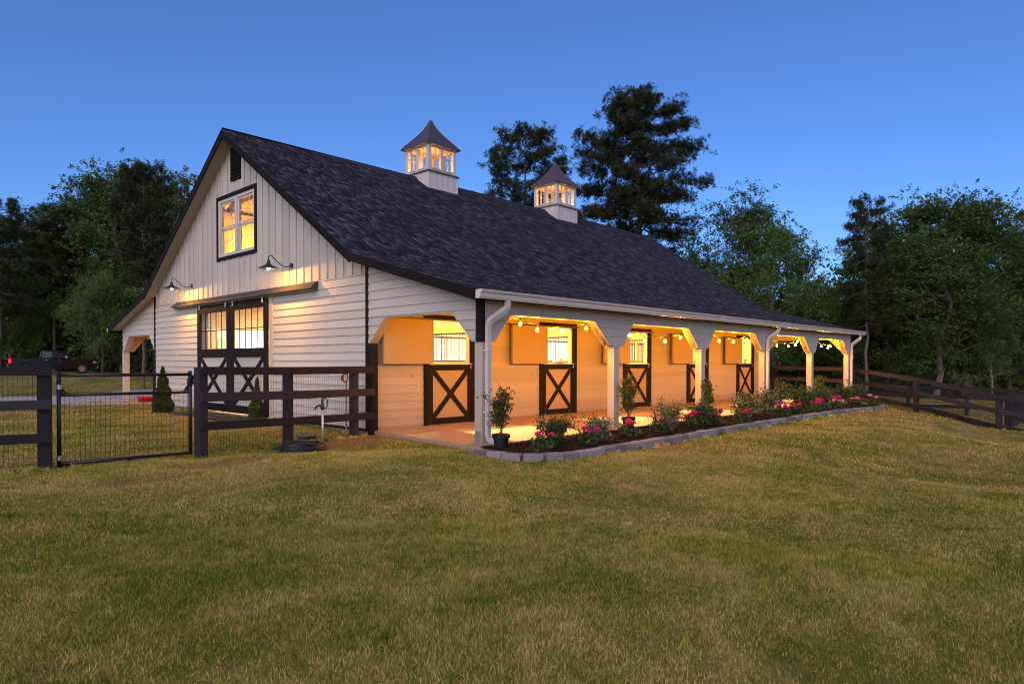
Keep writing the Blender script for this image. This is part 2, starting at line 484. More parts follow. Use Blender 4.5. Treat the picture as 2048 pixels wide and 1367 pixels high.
# ------------------------------------------------------------------ terrain
BUILD = np.array([(x, y, z) for x, y, z in
    [(xx, -0.6, -0.06) for xx in (-0.4, 3, 6, 9, 12, 15, 18)] + [(xx, -1.9, -0.10) for xx in (-0.4, 3, 6, 9, 12)] + [(15.5, -1.9, -0.17)] +
    [(xx, yy, -0.06) for xx in (0, 4, 9, 14, 18) for yy in (3, 8, 13, 17.7)] +
    [(-0.6, 6, -0.05), (-0.6, 10, -0.03), (-0.6, 14, 0.0), (-1, 18, -0.05), (0, 24, -0.02), (-3.5, 2.3, -0.08), (-5.4, 2.5, -0.08), (-6.5, 2.4, -0.08),
     (-1.6, 2.7, -0.09), (-7.5, -8, -0.36), (-4, -4, -0.2), (-9, -3, -0.2), (0, -5, -0.28), (5, -6, -0.38), (-2, -9, -0.42),
     (19.6, 2.9, -0.1), (18.6, -0.6, -0.2), (17.6, -2.4, -0.42), (16.9, -4.9, -0.65), (17, -8, -0.85), (12, -6, -0.55),
     (24.5, -1.0, -0.9), (25, -4, -0.95), (20, -5, -0.85), (30, 3, -0.8), (34, 3.7, -0.8), (41, 1.5, -0.8), (41, -1.2, -0.8), (45, -12, -0.8), (30, 14, -0.5), (35, 25, -0.3),
     (1.5, 43, 0.5), (6.4, 46, 0.48), (-8, 45, 0.6), (10, 34, 0.2), (-12, 20, 0.0), (-15, 0, -0.2), (25, 40, 0.1), (0, 60, 0.6), (60, 10, -0.9), (60, 60, 0), (-60, 60, 0.3), (-60, -60, -1), (60, -60, -1.5)]])
def H(x, y):
    x = np.atleast_1d(np.asarray(x, float)); y = np.atleast_1d(np.asarray(y, float))
    num = np.zeros_like(x); den = np.zeros_like(x)
    for (a, b, c) in BUILD:
        w = 1.0/(((x-a)**2+(y-b)**2)+0.6)**2
        num += w*c; den += w
    z = num/den
    z += 0.012*np.sin(x*1.7+y*0.6)*np.sin(y*1.3-x*0.4)+0.006*np.sin(x*4.1+1)*np.sin(y*3.7)
    return z
def hz(x, y): return float(H(x, y)[0])
def gline(lo, hi, step, far):
    c = list(np.arange(lo, hi+step/2, step))
    a = lo; s = step; L = []
    while a > -far: s *= 1.25; a -= s; L.append(a)
    b = hi; s = step; R = []
    while b < far: s *= 1.25; b += s; R.append(b)
    return np.array(L[::-1]+c+R)
gx = gline(-12, 26, 0.22, 1500); gy = gline(-11, 26, 0.22, 1500)
XX, YY = np.meshgrid(gx, gy, indexing='ij')
ZZ = H(XX.ravel(), YY.ravel())
nx, ny = len(gx), len(gy)
# under the slabs the ground sits lower
inside = (XX.ravel() > -0.1) & (XX.ravel() < 18.5) & (YY.ravel() > 0.1) & (YY.ravel() < 17.6)
ZZ = np.where(inside, np.minimum(ZZ, -0.09), ZZ)
idx = np.arange(nx*ny).reshape(nx, ny)
F = np.stack([idx[:-1, :-1].ravel(), idx[1:, :-1].ravel(), idx[1:, 1:].ravel(), idx[:-1, 1:].ravel()], 1)
lawn = link('lawn', np_mesh('lawn', np.stack([XX.ravel(), YY.ravel(), ZZ], 1), F, M['ground'], smooth=True))
tag(lawn, 'mown lawn of mixed green and dry brown grass around the barn', kind='structure')

# gravel drive (a sheet just above the lawn)
def strip_sheet(name, near, far, m, n=60, k=6, dz=0.012):
    V = []; near = np.array(near); far = np.array(far)
    t = np.linspace(0, len(near)-1, n)
    for tt in t:
        i = min(int(tt), len(near)-2); f = tt-i
        a = near[i]*(1-f)+near[i+1]*f; b = far[i]*(1-f)+far[i+1]*f
        for j in range(k):
            q = j/(k-1)
            wob = 0.25*math.sin(tt*9.1+j)*(1 if j in (0, k-1) else 0)
            p = a+(b-a)*q + np.array([0.1, 0.3])*wob
            V.append((p[0], p[1], hz(p[0], p[1])+dz))
    Fq = [(i*k+j, (i+1)*k+j, (i+1)*k+j+1, i*k+j+1) for i in range(n-1) for j in range(k-1)]
    return link(name, np_mesh(name, np.array(V), np.array(Fq), m, smooth=True))
gn_ = [on_plane(a, b, 2, -0.02)[:2] for a, b in ((-260, 800), (0, 806), (150, 808), (300, 809), (420, 806))]
gf_ = [on_plane(a, b, 2, -0.02)[:2] for a, b in ((-260, 790), (0, 795), (100, 792), (250, 782), (420, 776))]
gd = strip_sheet('gravel_drive', gn_, gf_, M['gravel'])
tag(gd, 'pale gravel drive crossing the lawn beyond the gate', kind='structure')

# ------------------------------------------------------------------ BARN
P, W1, YR, LX, KT = 3.13, 14.56, 8.845, 18.60, 5.595
def rz(y):
    t = abs(y-YR)
    return 7.05-0.6488*t if t <= KT else 3.42-0.275*(t-KT)
YE = -0.238
ROOFY = [YE, YR-KT, YR, YR+KT, 2*YR-YE]
barn = thing('barn', 'cream horse barn with dark shingle roof, two cupolas and open lean-to porches', 'barn', (9.3, YR, 0))
# floor slabs
slab = MB().prism([(-0.30, -0.15), (18.9, -0.15), (18.9, 17.84), (0.02, 17.84), (0.02, 3.0)], 2, -0.35, 0.0).build('concrete_slab', M['conc'], barn, bevel=0.01)

# --- gable walls (front at x=0, rear at x=18.6)
front_outline = [(P, 0.02), (W1, 0.02), (W1, rz(W1)-0.08), (YR+KT, rz(YR+KT)-0.08), (YR, rz(YR)-0.08), (YR-KT, rz(YR-KT)-0.08), (P, rz(P)-0.08)]
DOOR = (7.10, 11.08, 0.0, 2.84)
WIN = (7.80, 9.88, 4.02, 5.51)
core = MB()
for (a0, a1, z0, z1) in ((P, DOOR[0], 0, DOOR[3]), (DOOR[1], W1, 0, DOOR[3]), (P, W1, DOOR[3], WIN[2]), (P, WIN[0], WIN[2], WIN[3]),
                         (WIN[1], W1, WIN[2], WIN[3]), (P, W1, WIN[3], 8)):
    q = clip_rect(front_outline, a0, a1, z0, z1)
    if q: core.prism(q, 0, 0.0, 0.11)
fw_ = core.build('gable_wall', M['trim'], barn)
MB().prism(front_outline, 0, LX-0.11, LX).build('rear_gable_wall', M['siding'], barn)
EXPO = 0.166
def clapboards(outline, axis, plane, z0, z1, parent, m=M['siding'], zb=0.03, thick=0.024, name='clapboard', sgn=1):
    k = int((z0-zb)/EXPO)-1
    while zb+k*EXPO < z1:
        a = max(z0, zb+k*EXPO); b = min(z1, zb+(k+1)*EXPO)
        k += 1
        if b-a < 0.02: continue
        q = clip(clip(outline, lambda p: p[1]-a), lambda p: b-p[1])
        if len(q) < 3 or area(q) < 2e-3: continue
        tp = lambda p, a=a: sgn*(thick-(p[1]-a)/EXPO*(thick-0.005))
        lo_, hi_ = min(p[0] for p in q), max(p[0] for p in q)
        jr = random.Random(int(lo_*100)+k*7)
        cut = jr.uniform(lo_+0.8, hi_-0.8) if hi_-lo_ > 2.4 else None
        parts = [q] if cut is None else [clip(q, lambda p: cut-0.0015-p[0]), clip(q, lambda p: p[0]-cut-0.0015)]
        for q_ in parts:
            if len(q_) > 2: MB().prism(q_, axis, plane-0.0005*sgn, plane, tp).build(name, m, parent)
def rect(a0, a1, z0, z1): return [(a0, z0), (a1, z0), (a1, z1), (a0, z1)]
clapboards(rect(3.21, 6.93, 0.03, 3.04), 0, 0.0, 0.03, 3.04, fw_)
clapboards(rect(11.12, 14.48, 0.03, 3.04), 0, 0.0, 0.03, 3.04, fw_)
clapboards(rect(6.93, 11.12, 2.86, 3.04), 0, 0.0, 2.86, 3.04, fw_)
# board and batten above
y = P+0.08
up_out = [(p[0], p[1]+ (0.0 if p[1] > 1 else 0)) for p in front_outline]
edges = [3.36-0.3138+i*0.3138 for i in range(0, 37)]
holes = [(7.73, 9.95, 3.94, 5.60), (8.56, 9.12, 5.86, 6.90)]
for i in range(len(edges)-1):
    a0, a1 = max(edges[i], P+0.08), min(edges[i+1], W1-0.08)
    if a1-a0 < 0.02: continue
    cuts = sorted(set([a0, a1]+[h for hh in holes for h in hh[:2] if a0 < h < a1]))
    for c0, c1 in zip(cuts[:-1], cuts[1:]):
        for (s0, s1) in minus_rects(c0, c1, 3.045, 8, holes):
            q = clip_rect(front_outline, c0+0.002, c1-0.002, s0, s1)
            if q: MB().prism(q, 0, -0.016, 0.0).build('siding_board', M['siding'], fw_)
    e = edges[i+1]
    if P+0.1 < e < W1-0.1:
        for (s0, s1) in minus_rects(e-0.022, e+0.022, 3.05, 8, holes):
            q = clip_rect(front_outline, e-0.021, e+0.021, s0, s1)
            if q: MB().prism(q, 0, -0.040, -0.0165).build('batten', M['siding'], fw_)
# black corner boards and door trim
MB().prism(clip_rect(front_outline, P, P+0.078, 0.02, 8), 0, -0.035, 0.0).build('corner_board', M['black'], fw_)
MB().prism(clip_rect(front_outline, W1-0.078, W1, 0.02, 8), 0, -0.035, 0.0).build('corner_board', M['black'], fw_)
MB().box(-0.045, 6.93, 0.02, 0, 7.10, 2.86).build('door_trim', M['trim'], fw_, bevel=0.004)
MB().box(-0.03, 3.20, -0.02, 0.0, 6.93, 0.03).build('base_trim', M['black'], fw_)

# --- sliding doors
for (y0, y1, mirror) in ((7.10, 9.06, 0), (9.10, 11.10, 1)):
    d = MB().box(-0.075, y0, 0.04, -0.045, y1, 0.06).build('sliding_door', M['black'], barn)
    xa, xb = -0.10, -0.045
    st = 0.17
    MB().box(xa, y0, 0.06, xb, y0+st, 2.82).build('stile', M['black'], d, bevel=0.003)
    MB().box(xa, y1-st, 0.06, xb, y1, 2.82).build('stile', M['black'], d, bevel=0.003)
    MB().box(xa, y0+st, 2.62, xb, y1-st, 2.82).build('top_rail', M['black'], d)
    MB().box(xa, y0+st, 1.44, xb, y1-st, 1.66).build('lock_rail', M['black'], d)
    MB().box(xa, y0+st, 0.06, xb, y1-st, 0.24).build('bottom_rail', M['black'], d)
    MB().box(-0.070, y0+st, 0.24, -0.045, y1-st, 1.44).build('lower_panel', M['siding'], d)
    b0, b1 = y0+st, y1-st
    w = 0.055
    L_ = math.hypot(b1-b0, 1.2)
    dx, dz = w*(b1-b0)/L_, w*1.2/L_
    for s_ in (0, 1):
        pl_ = [(b0, 0.24), (b1, 1.44)] if s_ == 0 else [(b0, 1.44), (b1, 0.24)]
        sg = 1 if s_ == 0 else -1
        band = [(pl_[0][0]-dz*3, pl_[0][1]+sg*(dx-3*dx*0)-sg*0), ]
        nx_, nz_ = -sg*1.2/L_, (b1-b0)/L_
        ex, ez = (b1-b0)/L_, sg*1.2/L_
        A = (pl_[0][0]-ex*0.3, pl_[0][1]-ez*0.3); B = (pl_[1][0]+ex*0.3, pl_[1][1]+ez*0.3)
        quad = [(A[0]+nx_*w, A[1]+nz_*w), (B[0]+nx_*w, B[1]+nz_*w), (B[0]-nx_*w, B[1]-nz_*w), (A[0]-nx_*w, A[1]-nz_*w)]
        quad = clip_rect(quad, b0, b1, 0.24, 1.44)
        MB().prism(quad, 0, xa+0.002*s_+0.004, -0.0705).build('cross_brace', M['black'], d)
    # lights in the glazed half: one pane with a grid of bars
    MB().box(-0.066, b0, 1.66, -0.060, b1, 2.62).build('pane', M['glass'], d)
    for k in range(1, 5):
        yy = b0+(b1-b0)*k/5
        MB().box(-0.080, yy-0.008, 1.66, -0.067, yy+0.008, 2.62).build('glazing_bar', M['black'], d)
    MB().box(-0.082, b0, 2.13, -0.0805, b1, 2.15).build('glazing_bar', M['black'], d)
    for yy in (b0+0.02, b1-0.02):
        MB().tube([(-0.115, yy, 2.72), (-0.115, yy, 2.84)], 0.018, 8).build('roller_hanger', M['galv'], d)
    MB().tube([(-0.13, (y0 if mirror else y1)+(0.07 if mirror else -0.07), 1.2), (-0.13, (y0 if mirror else y1)+(0.07 if mirror else -0.07), 1.42)], 0.012, 6).build('handle', M['blackmetal'], d)
# hood over the sliding door track
MB().prism([(-0.035, 3.035), (-0.20, 2.90), (-0.20, 2.875), (-0.06, 2.875), (-0.035, 2.875)], 1, 4.95, 12.75).build('track_hood', M['hood'], barn)
MB().tube([(-0.10, 5.0, 2.862), (-0.10, 12.7, 2.862)], 0.022, 8).build('door_track', M['galv'], barn)

# --- gable window
wf = MB()
wf.box(-0.05, 7.73, 5.505, 0, 9.95, 5.60).box(-0.05, 7.73, 3.94, 0, 9.95, 4.03).box(-0.05, 7.73, 4.03, 0, 7.81, 5.505).box(-0.05, 9.87, 4.03, 0, 9.95, 5.505)
gw = wf.build('gable_window', M['black'], barn)
fr = MB()
fr.box(-0.03, 7.81, 5.43, 0.08, 9.87, 5.505).box(-0.03, 7.81, 4.03, 0.08, 9.87, 4.10)
fr.box(-0.03, 7.81, 4.10, 0.08, 7.89, 5.43).box(-0.03, 9.79, 4.10, 0.08, 9.87, 5.43).box(-0.032, 8.77, 4.10, 0.08, 8.91, 5.43)
fr.build('window_frame', M['gutter'], gw, bevel=0.003)
for (a, b) in ((7.89, 8.77), (8.91, 9.79)):
    for (z0, z1, dx) in ((4.10, 4.76, 0.04), (4.77, 5.43, 0.0)):
        s_ = MB()
        t = 0.04
        s_.box(dx, a, z0, dx+0.035, a+t, z1).box(dx, b-t, z0, dx+0.035, b, z1).box(dx, a+t, z0, dx+0.035, b-t, z0+t).box(dx, a+t, z1-t, dx+0.035, b-t, z1)
        s_.build('sash', M['gutter'], gw)
        MB().box(dx+0.014, a+t, z0+t, dx+0.018, b-t, z1-t).build('pane', M['glass'], gw)
        mu = MB()
        for k in (1, 2): mu.box(dx+0.008, a+(b-a)*k/3-0.008, z0+t, dx+0.0135, a+(b-a)*k/3+0.008, z1-t)
        mu.box(dx+0.005, a+t, (z0+z1)/2-0.008, dx+0.0078, b-t, (z0+z1)/2+0.008)
        mu.build('muntin', M['gutter'], gw)
# louvred vent under the ridge
vn = MB().box(-0.05, 8.58, 5.88, 0, 9.10, 6.72).build('gable_vent', M['black'], barn)
for k in range(8):
    z = 5.95+k*0.09
    MB().prism([(-0.075, z), (-0.052, z+0.05), (-0.052, z+0.06), (-0.078, z+0.01)], 1, 8.62, 9.06).build('louvre', M['black'], vn)

# --- porch gable returns with chamfered arch (near side y 0..P, far side mirrored)
def mir(poly): return [(2*YR-p[0], p[1]) for p in poly][::-1]
arch_pts = [(0.21, 1.66), (0.71, 2.16), (2.61, 2.16), (3.09, 1.68)]
topz = lambda y: rz(y)-0.08
right_half = [(0.0, 1.66), (0.21, 1.66), (0.71, 2.16), (1.66, 2.16), (1.66, topz(1.66)), (0.0, topz(0.0))]
left_half = [(1.66, 2.16), (2.61, 2.16), (3.09, 1.68), (P, 1.68), (P, topz(P)), (1.66, topz(1.66))]
for side in (0, 1):
    g = (lambda q: q) if side == 0 else mir
    whole = [(0.0, 1.66), (0.21, 1.66), (0.71, 2.16), (2.61, 2.16), (3.09, 1.68), (P-0.002, 1.68), (P-0.002, topz(P)), (0.0, topz(0.0))]
    for (x0, x1, nm) in ((0.0, 0.18, 'porch_gable'), (LX-0.18, LX, 'rear_porch_gable')):
        c_ = MB()
        for piece in ([(0, 1.66), (0.21, 1.66), (0.71, 2.16), (0.71, topz(0.71)), (0, topz(0))], [(0.71, 2.16), (2.61, 2.16), (2.61, topz(2.61)), (0.71, topz(0.71))], [(2.61, 2.16), (3.09, 1.68), (P-0.002, 1.68), (P-0.002, topz(P)), (2.61, topz(2.61))]):
            c_.prism(g(piece), 0, x0, x1)
        c_ = c_.build(nm, M['trim'], barn)
        if x0 == 0:
            rh = clip(right_half, lambda p: p[0]-0.112)
            clapboards(g(rh), 0, 0.0, 1.66, 3.5, c_, zb=0.03)
            clapboards(g(left_half), 0, 0.0, 1.66, 3.5, c_, zb=0.03)
# black boards at the beam corner and at the foot of the wall corner
for side in (0, 1):
    s_ = (lambda y: y) if side == 0 else (lambda y: 2*YR-y)
    a, b = sorted((s_(-0.02), s_(0.11)))
    MB().prism([(a, 1.66), (b, 1.66), (b, 2.38), (a, 2.38)], 0, -0.03, -0.0005).build('corner_board', M['black'], barn)
    a, b = sorted((s_(-0.02), s_(-0.0005)))
    MB().box(0.0, a, 1.66, 0.06, b, 2.33).build('corner_board', M['black'], barn)
    a, b = sorted((s_(2.985), s_(P-0.001)))
    MB().box(-0.03, a, -0.1, 0.10, b, 1.675).build('corner_post', M['black'], barn)

# --- porch posts, beam and brackets, both sides
PX = [0.0, 3.72, 7.38, 11.04, 14.70, 18.35]
PW = 0.18
for side in (0, 1):
    s_ = (lambda y: y) if side == 0 else (lambda y: 2*YR-y)
    ya, yb = sorted((s_(0.0), s_(0.18)))
    bm_ = MB().box(0.18, ya+0.004, 2.12, LX-0.18, yb, 2.385).build('porch_beam', M['trim'], barn, bevel=0.004)
    ya2, yb2 = sorted((s_(0.003), s_(0.165)))
    for i, x in enumerate(PX):
        MB().box(x+0.001, ya2, 0.0 if i else -0.05, x+PW, yb2, 2.13 if i else 1.70).build('porch_post', M['trim'], barn, bevel=0.006)
        if i == 0: poly = [(0.181, 1.66), (0.30, 1.66), (0.68, 2.12), (0.181, 2.12)]
        elif i == 5: poly = [(x-0.66, 2.12), (x-0.16, 1.66), (LX-0.181, 1.66), (LX-0.181, 2.12)]
        else: poly = [(x-0.66, 2.12), (x-0.16, 1.66), (x+PW+0.14, 1.66), (x+PW+0.50, 2.12)]
        for (z0, z1) in ((1.66, 1.832), (1.838, 1.998), (2.004, 2.119)):
            q = clip(clip(poly, lambda p: p[1]-z0), lambda p: z1-p[1])
            MB().prism(q, 1, ya-0.006 if side == 0 else ya, yb if side == 0 else yb+0.006).build('bracket_board', M['trim'], barn)
        cq = clip(clip(poly, lambda p: p[1]-1.665), lambda p: 2.12-p[1])
        MB().prism(cq, 1, ya+0.02, yb-0.02).build('bracket_core', M['trim'], barn)
        if 0 < i: MB().box(x-0.03, ya-0.012, 1.655-0.04, x+PW+0.03, yb+0.012, 1.655).build('post_capital', M['trim'], barn, bevel=0.004)

# --- stall side walls
DX = [1.34+3.66*i for i in range(5)]
OPEN = (1.47-1.34, 2.68-1.34)
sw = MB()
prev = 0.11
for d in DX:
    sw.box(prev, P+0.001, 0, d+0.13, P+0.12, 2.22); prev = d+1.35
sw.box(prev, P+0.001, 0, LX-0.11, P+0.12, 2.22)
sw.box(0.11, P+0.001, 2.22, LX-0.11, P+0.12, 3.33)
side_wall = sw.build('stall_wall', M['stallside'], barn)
MB().box(0.11, W1-0.12, 0, LX-0.11, W1-0.001, 3.33).build('far_stall_wall', M['siding'], barn)
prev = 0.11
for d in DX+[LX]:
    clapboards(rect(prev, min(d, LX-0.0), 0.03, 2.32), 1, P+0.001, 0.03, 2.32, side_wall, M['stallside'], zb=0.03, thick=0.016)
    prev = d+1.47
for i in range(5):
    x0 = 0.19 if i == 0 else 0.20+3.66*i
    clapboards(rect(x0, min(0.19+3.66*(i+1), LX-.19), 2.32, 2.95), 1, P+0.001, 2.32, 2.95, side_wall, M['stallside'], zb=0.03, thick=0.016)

# --- dutch doors with sliding upper shutters
for i, d in enumerate(DX):
    y0, y1 = P-0.045, P+0.0
    fr = MB().box(d, y0, 0.0, d+0.12, y1+0.12, 2.24)
    fr.box(d+1.35, y0, 0.0, d+1.47, y1+0.12, 2.24)
    fr.box(d, y0, 2.24, d+1.47, y1, 2.32)
    dd = fr.build('stall_door', M['black'], barn)
    a, b = d+0.125, d+1.345
    yl0, yl1 = P-0.035, P+0.02
    MB().box(a, yl0, 0.006, a+0.11, yl1, 1.27).build('door_stile', M['black'], dd, bevel=0.003)
    MB().box(b-0.11, yl0, 0.006, b, yl1, 1.27).build('door_stile', M['black'], dd, bevel=0.003)
    MB().box(a+0.11, yl0, 1.15, b-0.11, yl1, 1.27).build('door_rail', M['black'], dd, bevel=0.003)
    MB().box(a+0.11, yl0, 0.006, b-0.11, yl1, 0.14).build('door_rail', M['black'], dd, bevel=0.003)
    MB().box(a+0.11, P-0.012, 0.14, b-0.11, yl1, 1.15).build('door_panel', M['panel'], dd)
    p0, p1, q0, q1 = a+0.11, b-0.11, 0.14, 1.15
    Ld = math.hypot(p1-p0, q1-q0)
    for k, sg in enumerate((1, -1)):
        ex, ez = (p1-p0)/Ld, sg*(q1-q0)/Ld
        A = (p0-ex*.3, (q0 if sg > 0 else q1)-ez*.3); B = (p1+ex*.3, (q1 if sg > 0 else q0)+ez*.3)
        w = 0.052
        quad = [(A[0]-ez*w, A[1]+ex*w), (B[0]-ez*w, B[1]+ex*w), (B[0]+ez*w, B[1]-ex*w), (A[0]+ez*w, A[1]-ex*w)]
        MB().prism(clip_rect(quad, p0, p1, q0, q1), 1, yl0+0.003*k+0.002, P-0.0125).build('cross_brace', M['black'], dd)
    MB().box(a, P-0.055, 1.272, b, P+0.10, 1.292).build('ledge', M['galv'], dd)
    MB().box(d+0.122, P+0.02, 1.292, d+0.155, P+0.13, 2.215).build('jamb_lining', M['wood'], dd)
    MB().box(d+1.315, P+0.02, 1.292, d+1.348, P+0.13, 2.215).build('jamb_lining', M['wood'], dd)
    MB().box(d+0.122, P+0.01, 2.215, d+1.348, P+0.13, 2.24).build('head_lining', M['wood'], dd)
    MB().tube([(b-0.05, P-0.06, 1.18), (b-0.05, P-0.06, 1.24)], 0.012, 6).build('latch', M['galv'], dd)
    # shutter slid to the left
    sx0, sx1 = d-1.11, d+0.14
    sh = MB().box(sx0+0.03, P-0.160, 1.315, sx1-0.03, P-0.105, 2.17).build('sliding_shutter', M['panel'], barn)
    MB().box(sx0, P-0.165, 1.285, sx0+0.03, P-0.097, 2.20).build('edge_strip', M['panel'], sh, bevel=0.006)
    MB().box(sx1-0.03, P-0.165, 1.285, sx1, P-0.097, 2.20).build('edge_strip', M['panel'], sh, bevel=0.006)
    MB().box(sx0+0.03, P-0.165, 1.285, sx1-0.03, P-0.097, 1.315).build('edge_strip', M['panel'], sh, bevel=0.006)
    MB().box(sx0+0.03, P-0.165, 2.17, sx1-0.03, P-0.097, 2.20).build('edge_strip', M['panel'], sh, bevel=0.006)
    MB().box(sx0-0.05, P-0.110, 2.205, d+1.5, P-0.046, 2.235).build('shutter_track', M['blackmetal'], sh)
    # small tie ring on the wall between doors
    MB().tube([(d-0.30+math.cos(t)*0.0, P-0.03, 1.02+math.sin(t)*0.03) for t in np.linspace(0, 6.28, 9)], 0.006, 5).build('tie_ring', M['galv'], barn)

# --- interior
inn = MB()
BAR = {}
def bars(parent, p0, d, n, z0, z1, key):
    for k in range(n):
        if key not in BAR:
            BAR[key] = MB().tube([(0, 0, z0), (0, 0, z1)], 0.0085, 6).build('grille_bar', M['blackmetal'], None).data
            bpy.data.objects.remove([o for o in COL.objects if o.data == BAR[key]][0])
        q = Vector((p0[0]+d[0]*k, p0[1]+d[1]*k, 0))-wloc(parent)
        q.z = -wloc(parent).z
        link('grille_bar', BAR[key], parent, q)
for x in (0.12, LX-0.16):
    MB().box(x, P+0.12, 0, x+0.04, 6.70, 2.95).build('stall_end_lining', M['wood'], barn)
for i in range(1, 5):
    x = 0.12+3.66*i
    sp_ = MB().box(x, P+0.12, 0, x+0.05, 6.70, 1.33).build('stall_partition', M['wood'], barn)
    MB().box(x+0.005, P+0.12, 1.33, x+0.045, 6.70, 1.36).box(x+0.005, P+0.12, 2.02, x+0.045, 6.70, 2.06).build('partition_rail', M['blackmetal'], sp_)
    bars(sp_, (x+0.025, P+0.20), (0, 0.10), 35, 1.36, 2.02, 'p')
for i in range(6):
    x = 0.12+3.66*i if i < 5 else LX-0.26
    MB().box(x-0.0, 6.58, 0, x+0.14, 6.695, rz(6.6)-0.3).build('stall_post', M['wood'], barn)
for i in range(5):
    x0, x1 = 0.17+3.66*i, min(3.78+3.66*i, LX-0.17)
    gr = MB().box(x0, 6.70, 2.00, x1, 6.76, 2.05).box(x0, 6.70, 1.33, x1, 6.76, 1.37).build('stall_grille', M['blackmetal'], barn)
    bars(gr, (x0+0.06, 6.73), (0.105, 0), int((x1-x0)/0.105), 1.37, 2.00, 'g')
    for k in range(7):
        MB().box(x0, 6.70, 0.02+k*0.187, x1, 6.74, 0.02+(k+1)*0.187-0.006).build('stall_front_board', M['wood'], barn)
    MB().box(x0, 6.70, 2.12, x1, 6.76, 2.42).build('stall_header', M['wood'], barn)
# boards beside the door openings inside and the wall of the aisle beyond
MB().box(0.11, 10.96, 0, LX-.11, 11.0, 3.0).build('aisle_wall', M['white_in'], barn)
for k in range(5): MB().box(0.12+0.05*k, 10.90, 0.0, 0.12+0.05*(k+1)-0.004, 10.955, 2.19).build('aisle_board', M['wood'], barn)
MB().box(0.11, 10.88, 2.25, 7, 10.95, 2.9).build('aisle_header', M['wood'], barn)
MB().box(0.40, 10.93, 0, 0.60, 10.955, 1.95).build('aisle_door', M['mint'], barn)
MB().box(0.12, 6.76, 2.98, LX-.12, 10.96, 3.03).build('aisle_ceiling', M['wood'], barn)
MB().prism([(6.81, 3.03), (10.91, 3.03), (10.91, rz(10.91)-0.1), (YR, rz(YR)-0.1), (6.81, rz(6.81)-0.1)], 0, 5.2, 5.3).build('loft_partition', M['wood'], barn)
for (a, b) in ((6.76, 6.80), (10.92, 10.96)): MB().box(0.12, a, 3.03, LX-.12, b, 5.50).build('loft_wall', M['wood'], barn)
for k in range(5):
    x = 0.8+k*0.95
    for sg in (-1, 1):
        MB().beam((x, YR+sg*4.1, rz(YR+4.1)-0.22), (x, YR+sg*0.05, rz(YR)-0.22), 0.045, 0.16).build('rafter', M['wood'], barn)
    MB().beam((x+0.03, YR-1.5, 5.75), (x+0.03, YR+1.5, 5.75), 0.045, 0.14).build('collar_tie', M['wood'], barn)
# porch rafters visible from below
for k in range(0, 31):
    x = 0.30+k*0.61
    if x > LX-0.25: break
    MB().beam((x, 0.20, rz(0.2)-0.115), (x, P-0.02, rz(P)-0.115), 0.04, 0.10).build('porch_rafter', M['ply'], barn)

# --- roof
roof = MB()
for k in range(4):
    ya, yb = ROOFY[k], ROOFY[k+1]
    roof.prism([(ya, rz(ya)-0.012), (yb, rz(yb)-0.012), (yb, rz(yb)-0.06), (ya, rz(ya)-0.06)], 0, -0.345, 19.10)
roof_o = roof.build('roof', M['ply'], barn)
# soffit under the gable overhang
for k in range(4):
    ya, yb = ROOFY[k], ROOFY[k+1]
    for (x0, x1) in ((-0.34, -0.001), (LX+0.001, 19.09)):
        MB().prism([(ya, rz(ya)-0.062), (yb, rz(yb)-0.062), (yb, rz(yb)-0.08), (ya, rz(ya)-0.08)], 0, x0, x1).build('soffit', M['trim'], barn)
for k in range(4):
    ya, yb = ROOFY[k], ROOFY[k+1]
    dz_ = 0.20 if k in (1, 2) else 0.17
    for (x0, x1) in ((-0.375, -0.346), (19.101, 19.13)):
        MB().prism([(ya, rz(ya)-0.001), (yb, rz(yb)-0.001), (yb, rz(yb)-dz_), (ya, rz(ya)-dz_)], 0, x0, x1).build('rake_board', M['black'], barn)
MB().box(-0.345, YE-0.02, 2.30, 19.1, YE, 2.44).build('fascia', M['black'], barn)
MB().box(-0.345, 2*YR-YE, 2.30, 19.1, 2*YR-YE+0.02, 2.44).build('fascia', M['black'], barn)
MB().box(-0.0, YE, 2.385, LX, 0.0, 2.39).build('eave_soffit', M['trim'], barn)
# shingles: near slope, every shingle real; the largest in view as single parts
rngs = np.random.RandomState(5)
sh_list = []
def slope_pts():
    segs = [((YE-0.03), YR-KT), (YR-KT, YR)]
    return segs
EXS = 0.15
for (ya, yb) in slope_pts():
    za, zb = rz(ya), rz(yb)
    Ls = math.hypot(yb-ya, zb-za); n = int(round(Ls/EXS)); e = Ls/n
    dy, dz = (yb-ya)/Ls, (zb-za)/Ls
    ny_, nz_ = -dz, dy
    for r in range(n):
        x = -0.385 + rngs.rand()*-0.0
        while x < 19.13:
            w = rngs.choice([0.09, 0.12, 0.16, 0.20])
            x2 = min(x+w, 19.135)
            t = rngs.choice([0.004, 0.010, 0.014])
            s0 = r*e-(0.004 if t > 0.005 else -0.0); s1 = (r+1)*e+0.01
            sh_list.append((x, x2-0.004, ya+dy*s0, za+dz*s0, ya+dy*s1, za+dz*s1, ny_, nz_, t+0.004, rngs.rand()*0.75+(0.25 if t > 0.012 else 0)))
            x = x2
S = np.array(sh_list)
